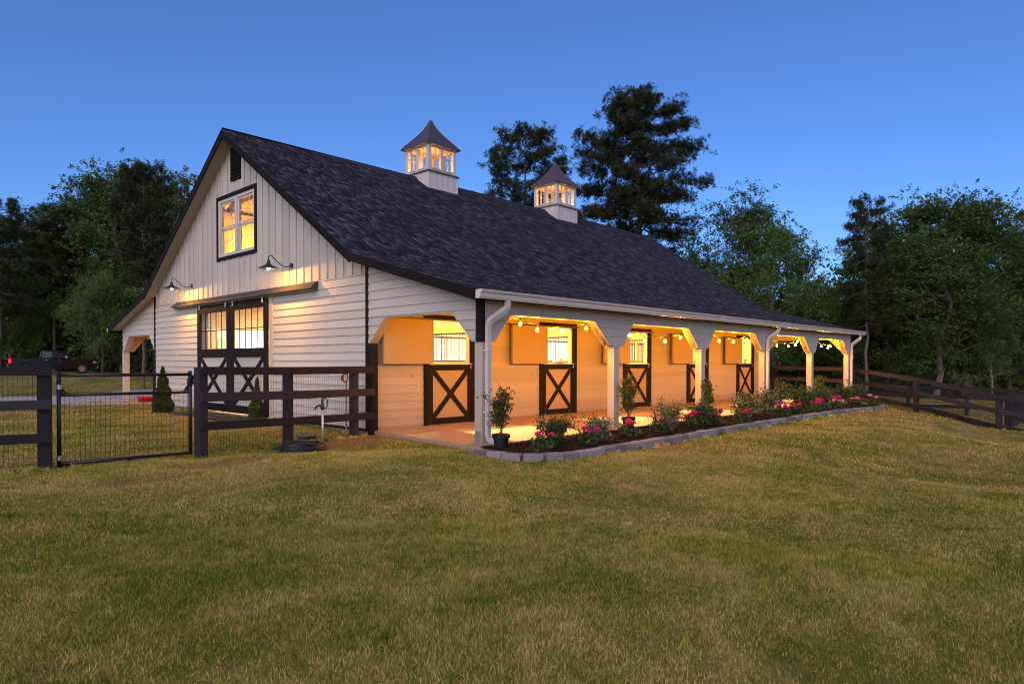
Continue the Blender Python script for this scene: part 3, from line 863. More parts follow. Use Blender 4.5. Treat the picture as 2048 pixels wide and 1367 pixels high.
def shingle_arrays(S):
    x0, x1, y0, z0, y1, z1, ny_, nz_, t, r = S.T
    V = np.stack([np.stack([x0, y0, z0], 1), np.stack([x1, y0, z0], 1), np.stack([x1, y1, z1], 1), np.stack([x0, y1, z1], 1),
                  np.stack([x0, y0+ny_*t, z0+nz_*t], 1), np.stack([x1, y0+ny_*t, z0+nz_*t], 1), np.stack([x1, y1+ny_*.003, z1+nz_*.003], 1), np.stack([x0, y1+ny_*.003, z1+nz_*.003], 1)], 1)
    n = len(S)
    fb = np.array([(4, 5, 6, 7), (0, 1, 5, 4), (1, 2, 6, 5), (3, 0, 4, 7)])
    F = (fb[None]+8*np.arange(n)[:, None, None]).reshape(-1, 4)
    return V.reshape(-1, 3), F, np.repeat(r, 4)
ctr = np.stack([(S[:, 0]+S[:, 1])/2, (S[:, 2]+S[:, 4])/2, (S[:, 3]+S[:, 5])/2], 1)
vdir = ctr-CAM; dist = np.linalg.norm(vdir, axis=1)
facing = np.abs((vdir[:, 1]*S[:, 6]+vdir[:, 2]*S[:, 7])/dist)
size = (S[:, 1]-S[:, 0])*facing/dist**2
order = np.argsort(-size)
big = order[:300]; rest = order[300:]
roff = np.array(wloc(roof_o))
for i in big:
    V, F_, r = shingle_arrays(S[i:i+1])
    link('shingle', np_mesh('shingle', V-roff, F_, M['shingle'], r), roof_o)
V, F_, r = shingle_arrays(S[rest])
so_ = link('shingles', np_mesh('shingles', V-roff, F_, M['shingle'], r), roof_o)
so_['kind'] = 'stuff'
# far slope courses
fs = []
for (ya, yb) in ((2*YR-YE+0.03, YR+KT), (YR+KT, YR)):
    za, zb = rz(ya), rz(yb)
    Ls = math.hypot(yb-ya, zb-za); n = int(Ls/EXS)
    for r in range(n):
        for q in range(24):
            t0, t1 = r/n, (r+1)/n+0.01
            sx = 1 if ya > yb else -1
            fs.append((-0.385+q*0.8133, -0.385+(q+1)*0.8133-0.004, ya+(yb-ya)*t0, za+(zb-za)*t0, ya+(yb-ya)*t1, za+(zb-za)*t1, (zb-za)/Ls, -(yb-ya)/Ls, 0.010, rngs.rand()))
V, F_, r = shingle_arrays(np.array(fs))
so_ = link('shingles', np_mesh('shingles', V-roff, F_, M['shingle'], r), roof_o); so_['kind'] = 'stuff'
# ridge caps
for k in range(66):
    x = -0.37+k*0.295
    MB().prism([(YR-0.15, rz(YR-0.15)+0.012), (YR, 7.05+0.022), (YR+0.15, rz(YR+.15)+0.012), (YR+0.15, rz(YR+.15)+0.002), (YR, 7.05+0.010), (YR-0.15, rz(YR-.15)+0.002)], 0, x, x+0.29).build('ridge_cap', M['shingle'], roof_o)
# continuous ridge vent behind the first metres (raised part)
MB().prism([(YR-0.16, rz(YR-0.16)+0.03), (YR, 7.05+0.045), (YR+0.16, rz(YR+.16)+0.03), (YR+0.16, rz(YR+.16)+0.013), (YR, 7.05+0.023), (YR-0.16, rz(YR-.16)+0.013)], 0, 2.1, 17.2).build('ridge_vent', M['shingle'], roof_o)

# --- gutters and downspouts
for side in (0, 1):
    s_ = (lambda y: y) if side == 0 else (lambda y: 2*YR-y)
    prof = [(-0.242, 2.318), (-0.330, 2.318), (-0.345, 2.350), (-0.350, 2.395), (-0.385, 2.425), (-0.392, 2.452), (-0.380, 2.452), (-0.372, 2.432), (-0.335, 2.402), (-0.325, 2.335), (-0.250, 2.330), (-0.250, 2.452), (-0.242, 2.452)]
    g_ = MB().prism([(s_(a), b) for a, b in prof], 0, -0.36, 19.14)
    for x in (-0.366, 19.14):
        g_.prism([(s_(a), b) for a, b in [(-0.242, 2.316), (-0.332, 2.316), (-0.348, 2.350), (-0.352, 2.395), (-0.388, 2.425), (-0.394, 2.454), (-0.242, 2.454)]], 0, x, x+0.006)
    g_.build('gutter', M['gutter'], barn)
def rect_tube(pts, w, d):
    """box section following pts (x,y,z), w along x, d along y"""
    m = MB(); vs = []; fs = []
    for i, p in enumerate(pts):
        for sx, sy in ((-1, -1), (1, -1), (1, 1), (-1, 1)):
            q = pts[min(i+1, len(pts)-1)]; o_ = pts[max(i-1, 0)]
            dy = q[1]-o_[1]; dx = q[0]-o_[0]; dz = abs(q[2]-o_[2])+1e-6; L = math.sqrt(dx*dx+dy*dy+dz*dz)
            vs.append((p[0]+sx*w/2, p[1]+sy*d/2, p[2]+(sy*d/2*dy/L if True else 0)+(sx*w/2*dx/L)))
    for i in range(len(pts)-1):
        for k in range(4): fs.append((i*4+k, i*4+(k+1) % 4, (i+1)*4+(k+1) % 4, (i+1)*4+k))
    fs += [(3, 2, 1, 0), tuple(len(vs)-4+k for k in range(4))]
    return m.add(vs, fs)
for (xo, xv) in ((0.30, 0.09), (11.32, 11.13), (18.72, 18.50)):
    pts = [(xo, -0.295, 2.325), (xo, -0.295, 2.27), (xo, -0.285, 2.21), (xo-(xo-xv)*.15, -0.25, 2.16), (xo-(xo-xv)*.5, -0.165, 2.08), (xo-(xo-xv)*.85, -0.085, 2.0), (xv, -0.065, 1.93), (xv, -0.062, 1.85),
           (xv, -0.062, 0.22), (xv, -0.064, 0.14), (xv+0.015, -0.075, 0.09), (xv+0.05, -0.12, 0.04), (xv+0.09, -0.20, 0.015)]
    ds = rect_tube(pts, 0.080, 0.065).build('downspout', M['gutter'], barn)
    for z in (0.5, 1.5): MB().box(xv-0.055, -0.103, z, xv+0.055, -0.003, z+0.03).build('strap', M['gutter'], ds)
MB().box(-0.004, 0.02, -0.02, 0.0, 0.16, 0.20).build('post_base_bracket', M['galv'], barn)

# --- cupolas
def cupola(cx):
    zb, zs, zt = 6.45, 7.20, 8.02
    h = 0.605
    c = MB().box(cx-h, YR-h, zb, cx+h, YR+h, zs).build('cupola', M['gutter'], barn)
    for sx, sy in ((0, -1), (0, 1), (-1, 0), (1, 0)):
        for k in range(6):
            u = -h+0.02+k*(2*h-0.04)/5
            if sx == 0:
                y0_, y1_ = sorted((YR+sy*h, YR+sy*(h+0.018)))
                MB().box(cx+u-0.018, y0_, zb, cx+u+0.018, y1_, zs-0.02).build('batten', M['gutter'], c)
            else:
                x0_, x1_ = sorted((cx+sx*h, cx+sx*(h+0.018)))
                MB().box(x0_, YR+u-0.018, zb, x1_, YR+u+0.018, zs-0.02).build('batten', M['gutter'], c)
    m = MB(); q = h+0.045; r_ = h+0.005
    for (a, z) in ((q, zs), (q, zs+0.02), (r_-0.03, zs+0.06)): pass
    vs = []
    for (a, z) in ((q, zs-0.02), (q, zs+0.0), (0.58, zs+0.05)):
        vs += [(cx-a, YR-a, z), (cx+a, YR-a, z), (cx+a, YR+a, z), (cx-a, YR+a, z)]
    fs = [(i*4+k, i*4+(k+1) % 4, (i+1)*4+(k+1) % 4, (i+1)*4+k) for i in range(2) for k in range(4)]+[(3, 2, 1, 0), (8, 9, 10, 11)]
    m.add(vs, fs).build('base_flashing', M['copper'], c)
    w = 0.57; z0 = zs+0.05
    # corner posts, sills, heads
    for sx in (-1, 1):
        for sy in (-1, 1):
            xa, xb_ = sorted((cx+sx*w, cx+sx*(w-0.12))); ya_, yb_ = sorted((YR+sy*w, YR+sy*(w-0.12)))
            MB().box(xa, ya_, z0, xb_, yb_, zt).build('corner_post', M['gutter'], c, bevel=0.004)
    for sx, sy in ((0, -1), (0, 1), (-1, 0), (1, 0)):
        def bx(u0, u1, z0_, z1_, d0, d1):
            if sx == 0:
                ya_, yb_ = sorted((YR+sy*(w-d0), YR+sy*(w-d1))); return (cx+u0, ya_, z0_, cx+u1, yb_, z1_)
            xa, xb_ = sorted((cx+sx*(w-d0), cx+sx*(w-d1))); return (xa, YR+u0, z0_, xb_, YR+u1, z1_)
        e = w-0.12
        wdw = MB().box(*bx(-e, e, z0, z0+0.10, 0.02, 0.10)).box(*bx(-e, e, zt-0.06, zt, 0.02, 0.10)).box(*bx(-0.045, 0.045, z0+0.10, zt-0.06, 0.02, 0.10))
        wdw = wdw.build('cupola_window', M['gutter'], c)
        MB().box(*bx(-e+0.04, -0.06, z0+0.055, z0+0.075, 0.0, 0.019)).box(*bx(0.06, e-0.04, z0+0.055, z0+0.075, 0.0, 0.019)).build('sill_strip', M['gutter'], c)
        for (u0, u1) in ((-e, -0.045), (0.045, e)):
            MB().box(*bx(u0, u1, z0+0.10, zt-0.06, 0.060, 0.064)).build('pane', M['glass'], c)
            um = (u0+u1)/2; g_ = MB().box(*bx(um-0.012, um+0.012, z0+0.10, zt-0.06, 0.045, 0.058))
            for k in (1,):
                zz = z0+0.10+(zt-0.16-z0)*0.62; g_.box(*bx(u0, u1, zz-0.011, zz+0.011, 0.040, 0.044))
            g_.build('muntin', M['gutter'], c)
    MB().box(cx-0.64, YR-0.64, zt, cx+0.64, YR+0.64, zt+0.03).build('cupola_soffit', M['trim'], c)
    # bell roof, curved hips
    vs = []; fs = []; prof = []
    for k in range(13):
        t = k/12
        a = 0.64*(1-t)**1.7+0.035+0.12*t*(1-t)
        z = zt+0.045+0.93*t**0.92
        prof.append((a, z))
    prof = [(0.64+0.035, zt+0.012)]+prof+[(0.0005, prof[-1][1]+0.02)]
    for a, z in prof: vs += [(cx-a, YR-a, z), (cx+a, YR-a, z), (cx+a, YR+a, z), (cx-a, YR+a, z)]
    n = len(prof)
    fs = [(i*4+k, i*4+(k+1) % 4, (i+1)*4+(k+1) % 4, (i+1)*4+k) for i in range(n-1) for k in range(4)]+[(3, 2, 1, 0)]
    MB().add(vs, fs).build('bell_roof', M['copper'], c)
    for sx in (-1, 1):
        for sy in (-1, 1):
            MB().tube([(cx+sx*a, YR+sy*a, z+0.004) for a, z in prof[1:-1]], 0.009, 5).build('hip_seam', M['copper'], c)
    MB().sphere((cx-0.12, YR-0.10, 7.42), 0.05).build('light_bulb', M['cup_light'], c, smooth=True)
    return c
cupola(6.29)
cupola(12.47)

# ------------------------------------------------------------------ lights on and in the barn
def fixture(loc, m, r, name='ceiling_light', label='', group=None):
    t = thing(name, label, 'light', loc, group)
    MB().lathe([(r+0.03, 0.03), (r+0.03, 0.0), (r+0.005, -0.02), (r+0.005, 0.0)], 20, loc).build('housing', M['gutter'], t)
    MB().lathe([(r, -0.012), (r*0.7, -0.022), (0.001, -0.026)], 20, loc).build('lens', m, t)
    return t
nth = ['first', 'second', 'third', 'fourth', 'fifth']
for i in range(5):
    fixture((2.3+3.66*i, 5.7, 4.35), M['stall_light'], 0.11, label='lamp high inside the %s stall from the near corner of the barn' % nth[i], group='lamps in the stalls')
for i in range(5):  # floods added to throw brighter patches of light onto the porch slab
    src = Vector((2.35+3.66*i, 6.35, 4.05)); dst = Vector((2.08+3.66*i, P, 1.75))
    t = thing('added_flood_light', 'added flood light at the back of the %s stall aimed at its door' % nth[i], 'light', tuple(src), 'added flood lights in the stalls')
    dv = (dst-src).normalized()
    MB().tube([src-dv*0.02, src-dv*0.12], [0.085, 0.04], 14).build('housing', M['blackmetal'], t)
    ld = bpy.data.lights.new('added_flood_lamp', 'SPOT'); ld.energy = 5200; ld.color = (1.0, 0.74, 0.34); ld.spot_size = math.radians(58); ld.spot_blend = 0.25; ld.shadow_soft_size = 0.06
    lo = bpy.data.objects.new('added_flood_lamp', ld); COL.objects.link(lo); lo.location = src; lo.rotation_euler = (-dv).to_track_quat('Z', 'Y').to_euler()
for k, x in enumerate((2.2, 6.5, 11.0, 15.5)):
    fixture((x, 8.85, 2.94), M['aisle_light'], 0.30, label='bright round lamp on the aisle ceiling, %s in from the sliding doors' % nth[k], group='lamps in the aisle')
for k, x in enumerate((1.9, 9.2, 16.5)):
    fixture((x, 16.0, 2.40), M['far_light'], 0.06, label='small warm ceiling light of the far porch, %s from the front' % nth[k], group='lights of the far porch')
t = thing('loft_lamp', 'bare bulb hanging in the loft behind the gable window', 'lamp', (1.3, 10.2, 4.55))
MB().sphere((1.3, 10.2, 4.55), 0.05).build('bulb', M['loft_light'], t, smooth=True)
MB().tube([(1.3, 10.2, 4.60), (1.3, 10.2, 5.9)], 0.006, 5).build('cord', M['blackmetal'], t)

def gooseneck(y, z, label):
    t = thing('wall_lamp', label, 'lamp', (0, y, z), 'barn lamps over the sliding doors')
    MB().tube([(-0.016, y, z), (-0.05, y, z)], 0.055, 14).build('wall_plate', M['blackmetal'], t, bevel=0.005)
    pts = []
    for k in range(17):
        u = k/16
        x = -0.05-0.42*u
        zz = z+(-0.05*math.sin(u*math.pi*0.9)*(1-u)*2.2 + 0.13*(u**2.2)*1.0)
        pts.append((x, y, zz))
    xe, ze = pts[-1][0], pts[-1][2]
    for k in range(1, 9):
        a = math.pi*k/8
        pts.append((xe-0.05*(1-math.cos(a))*1.0, y, ze+0.05*math.sin(a)*0.9-(0.02*k/8)))
    xs = pts[-1][0]; zs = pts[-1][2]
    pts.append((xs, y, zs-0.06))
    MB().tube(pts, 0.010, 7).build('gooseneck_arm', M['blackmetal'], t, smooth=True)
    zt = zs-0.05
    MB().lathe([(0.022, 0.0), (0.035, -0.03), (0.038, -0.07), (0.075, -0.105), (0.13, -0.135), (0.205, -0.165), (0.21, -0.180), (0.200, -0.178), (0.125, -0.148), (0.070, -0.118), (0.03, -0.09)], 24, (xs, y, zt)).build('lamp_shade', M['blackmetal'], t, smooth=True)
    MB().lathe([(0.045, -0.10), (0.072, -0.122), (0.126, -0.152), (0.196, -0.181)], 24, (xs, y, zt)).build('shade_lining', M['linen'], t, smooth=True)
    MB().sphere((xs, y, zt-0.160), 0.040).build('bulb', M['lampwarm'], t, smooth=True)
    return t
gooseneck(11.61, 3.44, 'black gooseneck lamp glowing over the left end of the door track hood')
gooseneck(6.06, 3.47, 'black gooseneck lamp glowing over the right end of the door track hood')

# string lights under the porch beam, one swag per bay
BULBS = [[(1041, 648), (1084, 660), (1128, 663), (1166, 657)], [(1266, 671), (1296, 681), (1326, 683), (1352, 676)],
         [(1446, 682), (1465, 684), (1486, 680)], [(1555, 691), (1569.6, 692.5), (1586, 690), (1599, 683)], [(1637, 692.7), (1650, 695), (1663, 692), (1674.5, 685)]]
for i, bl in enumerate(BULBS):
    P3 = [on_plane(a, b, 1, 0.42) for a, b in bl]
    P3 = [np.array([p[0], 0.42+0.12*math.sin(k*1.3+i), p[2]]) for k, p in enumerate(P3)]
    t = thing('string_light', 'amber bulb string across the %s porch bay from the near corner' % nth[i], 'string lights', (P3[0][0], 0.42, 2.1), 'string lights in the porch bays')
    x0 = PX[i]+0.55; x1 = PX[i+1]-0.4
    anchors = [np.array([x0, 0.25, 2.12])]+[p+np.array([0, 0, 0.105]) for p in P3]+[np.array([x1, 0.25, 2.12])]
    pts = []
    for a, b in zip(anchors[:-1], anchors[1:]):
        for k in range(5):
            u = k/5; q = a+(b-a)*u; q = q+np.array([0, 0, -0.018*math.sin(math.pi*u)]); pts.append(tuple(q))
    pts.append(tuple(anchors[-1]))
    MB().tube(pts, 0.005, 5).build('cord', M['blackmetal'], t)
    for p in P3:
        b = MB().lathe([(0.006, -0.026), (0.019, -0.016), (0.025, 0.0), (0.021, 0.018), (0.012, 0.036), (0.010, 0.045)], 10, p).build('light_bulb', M['bulb'], t, smooth=True)
        MB().tube([(p[0], p[1], p[2]+0.046), (p[0], p[1], p[2]+0.105)], 0.013, 8).build('socket', M['blackmetal'], b)

# things resting on the dutch door ledges
t = thing('folded_cloth', 'white cloth bundle on the ledge of the second stall door', 'cloth', (5.85, P+0.03, 1.292))
m_ = MB(); rr = random.Random(3)
for (dx, dz, r, sz) in ((-0.10, 0.05, 0.09, 0.55), (0.06, 0.055, 0.10, 0.55), (0.0, 0.10, 0.06, 0.8)):
    m_.sphere((5.85+dx, P+0.03, 1.292+dz), r, 12, 7, sz)
m_.build('cloth', M['linen'], t, smooth=True)
t = thing('feed_scoop', 'white feed bucket on the ledge of the fifth stall door', 'bucket', (16.75, P+0.03, 1.292))
MB().lathe([(0.07, 0.0), (0.09, 0.16), (0.095, 0.165), (0.082, 0.16), (0.065, 0.01)], 14, (16.75, P+0.03, 1.292)).build('bucket', M['linen'], t, smooth=True)

# ------------------------------------------------------------------ flower bed
bed = thing('flower_bed', 'mulched flower bed edged with grey blocks along the porch', 'flower bed', (8, -1.0, -0.06))
edge_pts = [(-0.42, -0.22), (-0.56, -0.55), (-0.62, -0.95), (-0.55, -1.30), (-0.33, -1.58), (0.05, -1.70), (0.6, -1.74), (1.63, -1.70), (3.26, -1.68), (5.4, -1.62), (8.04, -1.58), (10.0, -1.54), (12.5, -1.60), (14.3, -1.70), (16.2, -1.74)]
ep = np.array(edge_pts); seg = np.linalg.norm(np.diff(ep, axis=0), axis=1); cum = np.r_[0, np.cumsum(seg)]
def along(s):
    i = min(np.searchsorted(cum, s, side='right')-1, len(seg)-1); f = (s-cum[i])/seg[i]
    return ep[i]*(1-f)+ep[i+1]*f
nb = int(cum[-1]/0.30); bw = cum[-1]/nb
rr = random.Random(11)
for k in range(nb):
    a = along(k*bw); b = along((k+1)*bw)
    d = (b-a)/np.linalg.norm(b-a); nrm = np.array([d[1], -d[0]])   # outward
    c = (a+b)/2 + nrm*rr.uniform(-0.012, 0.012)
    hw = bw/2-0.006; ang = rr.uniform(-0.04, 0.04)
    d = np.array([d[0]*math.cos(ang)-d[1]*math.sin(ang), d[0]*math.sin(ang)+d[1]*math.cos(ang)]); nrm = np.array([d[1], -d[0]])
    zt = 0.018+rr.uniform(-0.006, 0.006)-0.06*(max(c[0]-12, 0)/4); zb = zt-0.20
    quad = [c-d*hw+nrm*0.085, c+d*hw+nrm*0.085, c+d*hw*0.86-nrm*0.085, c-d*hw*0.86-nrm*0.085]
    top = [c-d*(hw-0.012)+nrm*0.072, c+d*(hw-0.012)+nrm*0.072, c+d*hw*0.84-nrm*0.075, c-d*hw*0.84-nrm*0.075]
    m_ = MB()
    vs = [(*q, zb) for q in quad]+[(*q, zt-0.014) for q in quad]+[(*q, zt) for q in top]
    m_.add(vs, [(3, 2, 1, 0), (8, 9, 10, 11)]+[(j+4*i_, (j+1) % 4+4*i_, (j+1) % 4+4*(i_+1), j+4*(i_+1)) for i_ in range(2) for j in range(4)])
    m_.build('edging_block', M['block'], bed)
# mulch sheet
nxm, nym = 150, 14
V = []
for i in range(nxm):
    s = i/(nxm-1)
    x = -0.50+17.4*s
    yo = -1.62 if x > 0.1 else -0.28-1.3*math.sqrt(max(0, 1-((0.1-x)/0.62)**2))
    if x > 14: yo = -1.62-0.03*(x-14)
    yi = -0.155 if x > -0.28 else -0.30
    for j in range(nym):
        t_ = j/(nym-1); y = yi+(yo-yi)*t_
        z = -0.035+0.05*math.sin(math.pi*t_)+0.02*(rngs.rand()-0.5)-0.06*(max(x-12, 0)/4)
        V.append((x, y, z))
F_ = [(i*nym+j, (i+1)*nym+j, (i+1)*nym+j+1, i*nym+j+1) for i in range(nxm-1) for j in range(nym-1)]
boff = np.array(bed.location)
ob = link('mulch', np_mesh('mulch', np.array(V)-boff, np.array(F_), M['mulch']), bed); ob['kind'] = 'stuff'
n = 9000
cx_ = rngs.uniform(-0.45, 16.6, n)**1.0; cx_ = np.where(rngs.rand(n) < 0.5, rngs.uniform(-0.45, 6, n), cx_)
cy_ = rngs.uniform(-1.58, -0.18, n)
ok = (cx_ > 0.1) | (((0.1-cx_)/0.6)**2+((cy_+0.28)/1.28)**2 < 1)
cx_, cy_ = cx_[ok], cy_[ok]; n = len(cx_)
tz = -0.03+0.05*np.sin(np.pi*(cy_+0.155)/(-1.46))-0.06*np.maximum(cx_-12, 0)/4
def leaf_quads(C, size, rs, aspect=0.45, up=None, bend=0.0):
    n = len(C)
    a = rs.normal(size=(n, 3))
    if up is not None: a[:, 2] = a[:, 2]*up
    a /= np.linalg.norm(a, axis=1)[:, None]
    b = np.cross(a, rs.normal(size=(n, 3))); b /= np.linalg.norm(b, axis=1)[:, None]+1e-9
    s = (size if np.ndim(size) else np.full(n, size))[:, None]
    V = np.stack([C-a*s*0.5, C+b*s*aspect*0.5, C+a*s*0.5, C-b*s*aspect*0.5], 1).reshape(-1, 3)
    F = np.arange(4*n).reshape(n, 4)
    return V, F
V, F_ = leaf_quads(np.stack([cx_, cy_, tz+0.012], 1), rngs.uniform(0.03, 0.07, n), rngs, 0.35, up=0.35)
ob = link('mulch_chips', np_mesh('mulch_chips', V-boff, F_, M['mulch']), bed); ob['kind'] = 'stuff'

# ------------------------------------------------------------------ small plants
def branch_plant(seed, height, spread, nstem, leaves, lsize, m, stem_r=0.006, upright=0.8, fork=3, aspect=0.5, droop=0.0):
    """returns (stem MB data, leaf V, F, rnd) in local coordinates"""
    rs = np.random.RandomState(seed)
    st = MB(); tips = []
    for s in range(nstem):
        a = rs.uniform(0, 2*math.pi); lean = rs.uniform(0.1, 1)*spread
        p = Vector((rs.normal()*0.02, rs.normal()*0.02, 0)); pts = [p.copy()]
        h = height*rs.uniform(0.7, 1.0); n = 7
        for k in range(n):
            t_ = (k+1)/n
            p = Vector((math.cos(a)*lean*t_**1.3+rs.normal()*0.02, math.sin(a)*lean*t_**1.3+rs.normal()*0.02, h*t_-droop*t_**3))
            pts.append(p)
        st.tube(pts, [stem_r*(1-0.7*k/n) for k in range(n+1)], 5, False)
        for q in pts[2:]: tips.append(np.array(q))
        for f in range(fork):
            q = pts[rs.randint(2, n)]
            d = Vector((rs.normal(), rs.normal(), rs.uniform(0.0, upright*1.6))).normalized()*rs.uniform(0.4, 1)*spread*0.8
            st.tube([q, q+d*0.5+Vector((0, 0, 0.01)), q+d], [stem_r*0.5, stem_r*0.4, stem_r*0.2], 4, False)
            for u in (0.4, 0.7, 1.0): tips.append(np.array(q+d*u))
    tips = np.array(tips)
    C = tips[rs.randint(0, len(tips), leaves)]+rs.normal(size=(leaves, 3))*lsize*0.75
    C[:, 2] = np.maximum(C[:, 2], 0.02)
    V, F = leaf_quads(C, rs.uniform(0.7, 1.25, leaves)*lsize, rs, aspect)
    return st, V, F, rs.rand(leaves)
def put_plant(name, label, cat, group, loc, data, m, rz=0, sc=1.0, pot=None, flowers=None):
    t = thing(name, label, cat, loc, group, rz)
    t.scale = (sc, sc, sc)
    st, V, F, r = data
    zoff = 0.0
    if pot: zoff = pot[1]-0.03
    if pot:
        R, Hh = pot
        pt = MB().lathe([(R*0.72, 0), (R*0.90, Hh*0.72), (R*1.04, Hh*0.74), (R*1.06, Hh*0.98), (R*1.0, Hh), (R*0.92, Hh*0.98), (R*0.88, Hh*0.8)], 20).build('pot', M['pot'], t, smooth=False, local=True)
        MB().lathe([(R*0.88, Hh*0.80), (0.001, Hh*0.84)], 16).build('soil', M['soil'], pt, local=True)
    s_ = st.build('stems', M['stem'], t, local=True); s_.location.z = zoff
    l_ = link('leaves', np_mesh('leaves', V, F, m, r), t); l_.location.z = zoff
    if flowers:
        for (fx, fy, fz, fr, fm) in flowers:
            rs = np.random.RandomState(int(abs(fx*1000+fz*777+fy*313)) % 9999)
            n = 85
            d = rs.normal(size=(n, 3)); d /= np.linalg.norm(d, axis=1)[:, None]; d[:, 2] = np.abs(d[:, 2])*0.9-0.15
            C = np.array([fx, fy, fz])+d*fr*rs.uniform(0.6, 1, n)[:, None]
            Vf, Ff = leaf_quads(C, rs.uniform(0.5, 0.8, n)*fr, rs, 0.85)
            fo = link('flower_head', np_mesh('flower_head', Vf, Ff, fm, rs.rand(n)), t)
            MB().tube([(fx*0.3, fy*0.3, 0.05), (fx*0.8, fy*0.8, fz*0.7), (fx, fy, fz)], 0.003, 4).build('flower_stalk', M['stem'], t, local=True)
    return t
# potted climbers: (px, py base, height, spread, label)
pots = [(1002, 897, 0.84, 0.17, 'leggy climber in a black pot beside the corner downspout'),
        (1257, 856, 0.88, 0.13, 'tall climber in a black pot right of the second porch post'),
        (1418, 836, 0.88, 0.10, 'tall dark climber in a black pot right of the third porch post')]
for k, (a, b, h, sp, lab) in enumerate(pots):
    p = on_plane(a, b, 2, 0.0)
    d = branch_plant(21+k, h, sp*1.4, 8, 950, 0.058, None, fork=6, aspect=0.5)
    put_plant('potted_climber', lab, 'potted plant', 'climbers in black pots by the porch posts', (p[0], p[1], -0.0), d, M['vine'], pot=(0.135, 0.23))
for k, (a, b, h, sp, lab) in enumerate([(1562, 808, 0.80, 0.22, 'loose climber in the flower bed just right of the fourth porch post'), (1638, 801, 0.95, 0.20, 'tall bushy climber in the flower bed right of the fifth porch post'),
                                        (1710, 797, 0.85, 0.22, 'loose climber at the far end of the bed right of the last porch post')]):
    p = on_plane(a, b, 2, -0.02)
    d = branch_plant(31+k, h, sp, 10, 1500, 0.062, None, fork=6)
    put_plant('climber', lab, 'plant', 'climbers in the far end of the flower bed', (p[0], p[1], -0.02), d, M['vine'])
# shrubs
ord_ = ['nearest', 'second', 'third', 'fourth', 'fifth', 'sixth', 'seventh', 'eighth', 'ninth']
shr = [(1110, 893, 0.47, 0.30, 0), (1197, 884, 0.42, 0.28, 1), (1335, 864, 0.52, 0.34, 1), (1408, 852, 0.45, 0.36, 0), (1488, 838, 0.50, 0.42, 1), (1532, 832, 0.62, 0.45, 1), (1606, 820, 0.62, 0.55, 0), (1640, 815, 0.55, 0.5, 0), (1700, 806, 0.6, 0.6, 0)]
for k, (a, b, h, sp, pale) in enumerate(shr):
    p = on_plane(a, b, 2, 0.0)
    d = branch_plant(51+k, h, sp, 20, 2400, 0.044 if k < 4 else 0.058, None, fork=4, aspect=0.6)
    put_plant('shrub', 'leafy %s shrub in the flower bed, %s from the near corner' % ('pale-tipped' if pale else 'dark green', ord_[k]), 'shrub', 'shrubs in the flower bed', (p[0], p[1], -0.01-0.05*max(p[0]-12, 0)/4), d, M['shrub_p'] if pale else M['shrub'])
# geraniums
ger = [(1082, 903, 2, 'petal'), (1180, 888, 2, 'petal_m'), (1256, 874, 2, 'petal'), (1322, 866, 2, 'petal_w'), (1385, 853, 3, 'petal'), (1432, 851, 2, 'petal'), (1486, 846, 2, 'petal'), (1566, 834, 2, 'petal_m'), (1592, 829, 2, 'petal'), (1628, 825, 2, 'petal'),
       (1642, 822, 3, 'petal'), (1672, 817, 3, 'petal_m'), (1710, 812, 2, 'petal_w'), (1746, 810, 1, 'petal_w')]
col = {'petal': 'bright pink', 'petal_m': 'magenta', 'petal_w': 'pale pink'}
o2 = ['nearest', 'second', 'third', 'fourth', 'fifth', 'sixth', 'seventh', 'eighth', 'ninth', 'tenth', 'eleventh', 'twelfth', 'thirteenth', 'farthest']
for k, (a, b, nf, fm) in enumerate(ger):
    p = on_plane(a, b, 2, 0.0)
    sc_ = 1.0+0.022*max(p[0], 0)
    d = branch_plant(81+k, 0.17*sc_, 0.17*sc_, 14, 620, 0.052, None, stem_r=0.004, fork=2, aspect=0.9)
    rs = np.random.RandomState(200+k)
    fl = [(rs.uniform(-0.15, 0.15)*sc_, -0.03+rs.uniform(-0.10, 0.10), 0.21*sc_+rs.uniform(0, 0.08), rs.uniform(0.036, 0.060)*sc_, M[fm] if rs.rand() < 0.8 else M['petal']) for _ in range(nf+1)]
    put_plant('geranium', '%s flowering geranium in the bed, %s from the near corner' % (col[fm], o2[k]), 'flower', 'geraniums in the flower bed', (p[0], p[1], -0.01-0.05*max(p[0]-12, 0)/4), d, M['shrub'], flowers=fl)
# arborvitae
def arbor(seed, h, r):
    rs = np.random.RandomState(seed)
    n = 9000
    t_ = rs.rand(n)**1.25
    rad = r*(np.minimum(1, (1-t_)**0.75*1.05))*(0.62+0.42*rs.rand(n))*(1+0.12*np.sin(t_*23+seed))
    a = rs.uniform(0, 2*np.pi, n)
    rad *= 1+0.12*np.sin(3*a+seed)+0.08*np.sin(7*a+t_*9)
    C = np.stack([rad*np.cos(a), rad*np.sin(a), 0.04+t_*h*0.97], 1)
    V, F = leaf_quads(C, rs.uniform(0.05, 0.09, n), rs, 0.35, up=2.5)
    return V, F, np.clip(rs.rand(n)*0.7+0.3*rs.rand(), 0, 1)
for (a, b, h, r, lab, sd) in ((326, 824, 1.22, 0.25, 'small conical arborvitae by the barn corner behind the gate', 4), (521, 836, 1.18, 0.30, 'small conical arborvitae right of the sliding doors', 9)):
    p = on_plane(a, b, 2, -0.03)
    t = thing('arborvitae', lab, 'shrub', (p[0], p[1], hz(p[0], p[1])), 'arborvitae either side of the sliding doors')
    MB().tube([(0, 0, -0.05), (0, 0, h*0.8)], [0.03, 0.01], 6).build('trunk', M['bark'], t, local=True)
    V, F_, r_ = arbor(sd, h, r)
    link('crown', np_mesh('crown', V, F_, M['conifer'], r_), t)

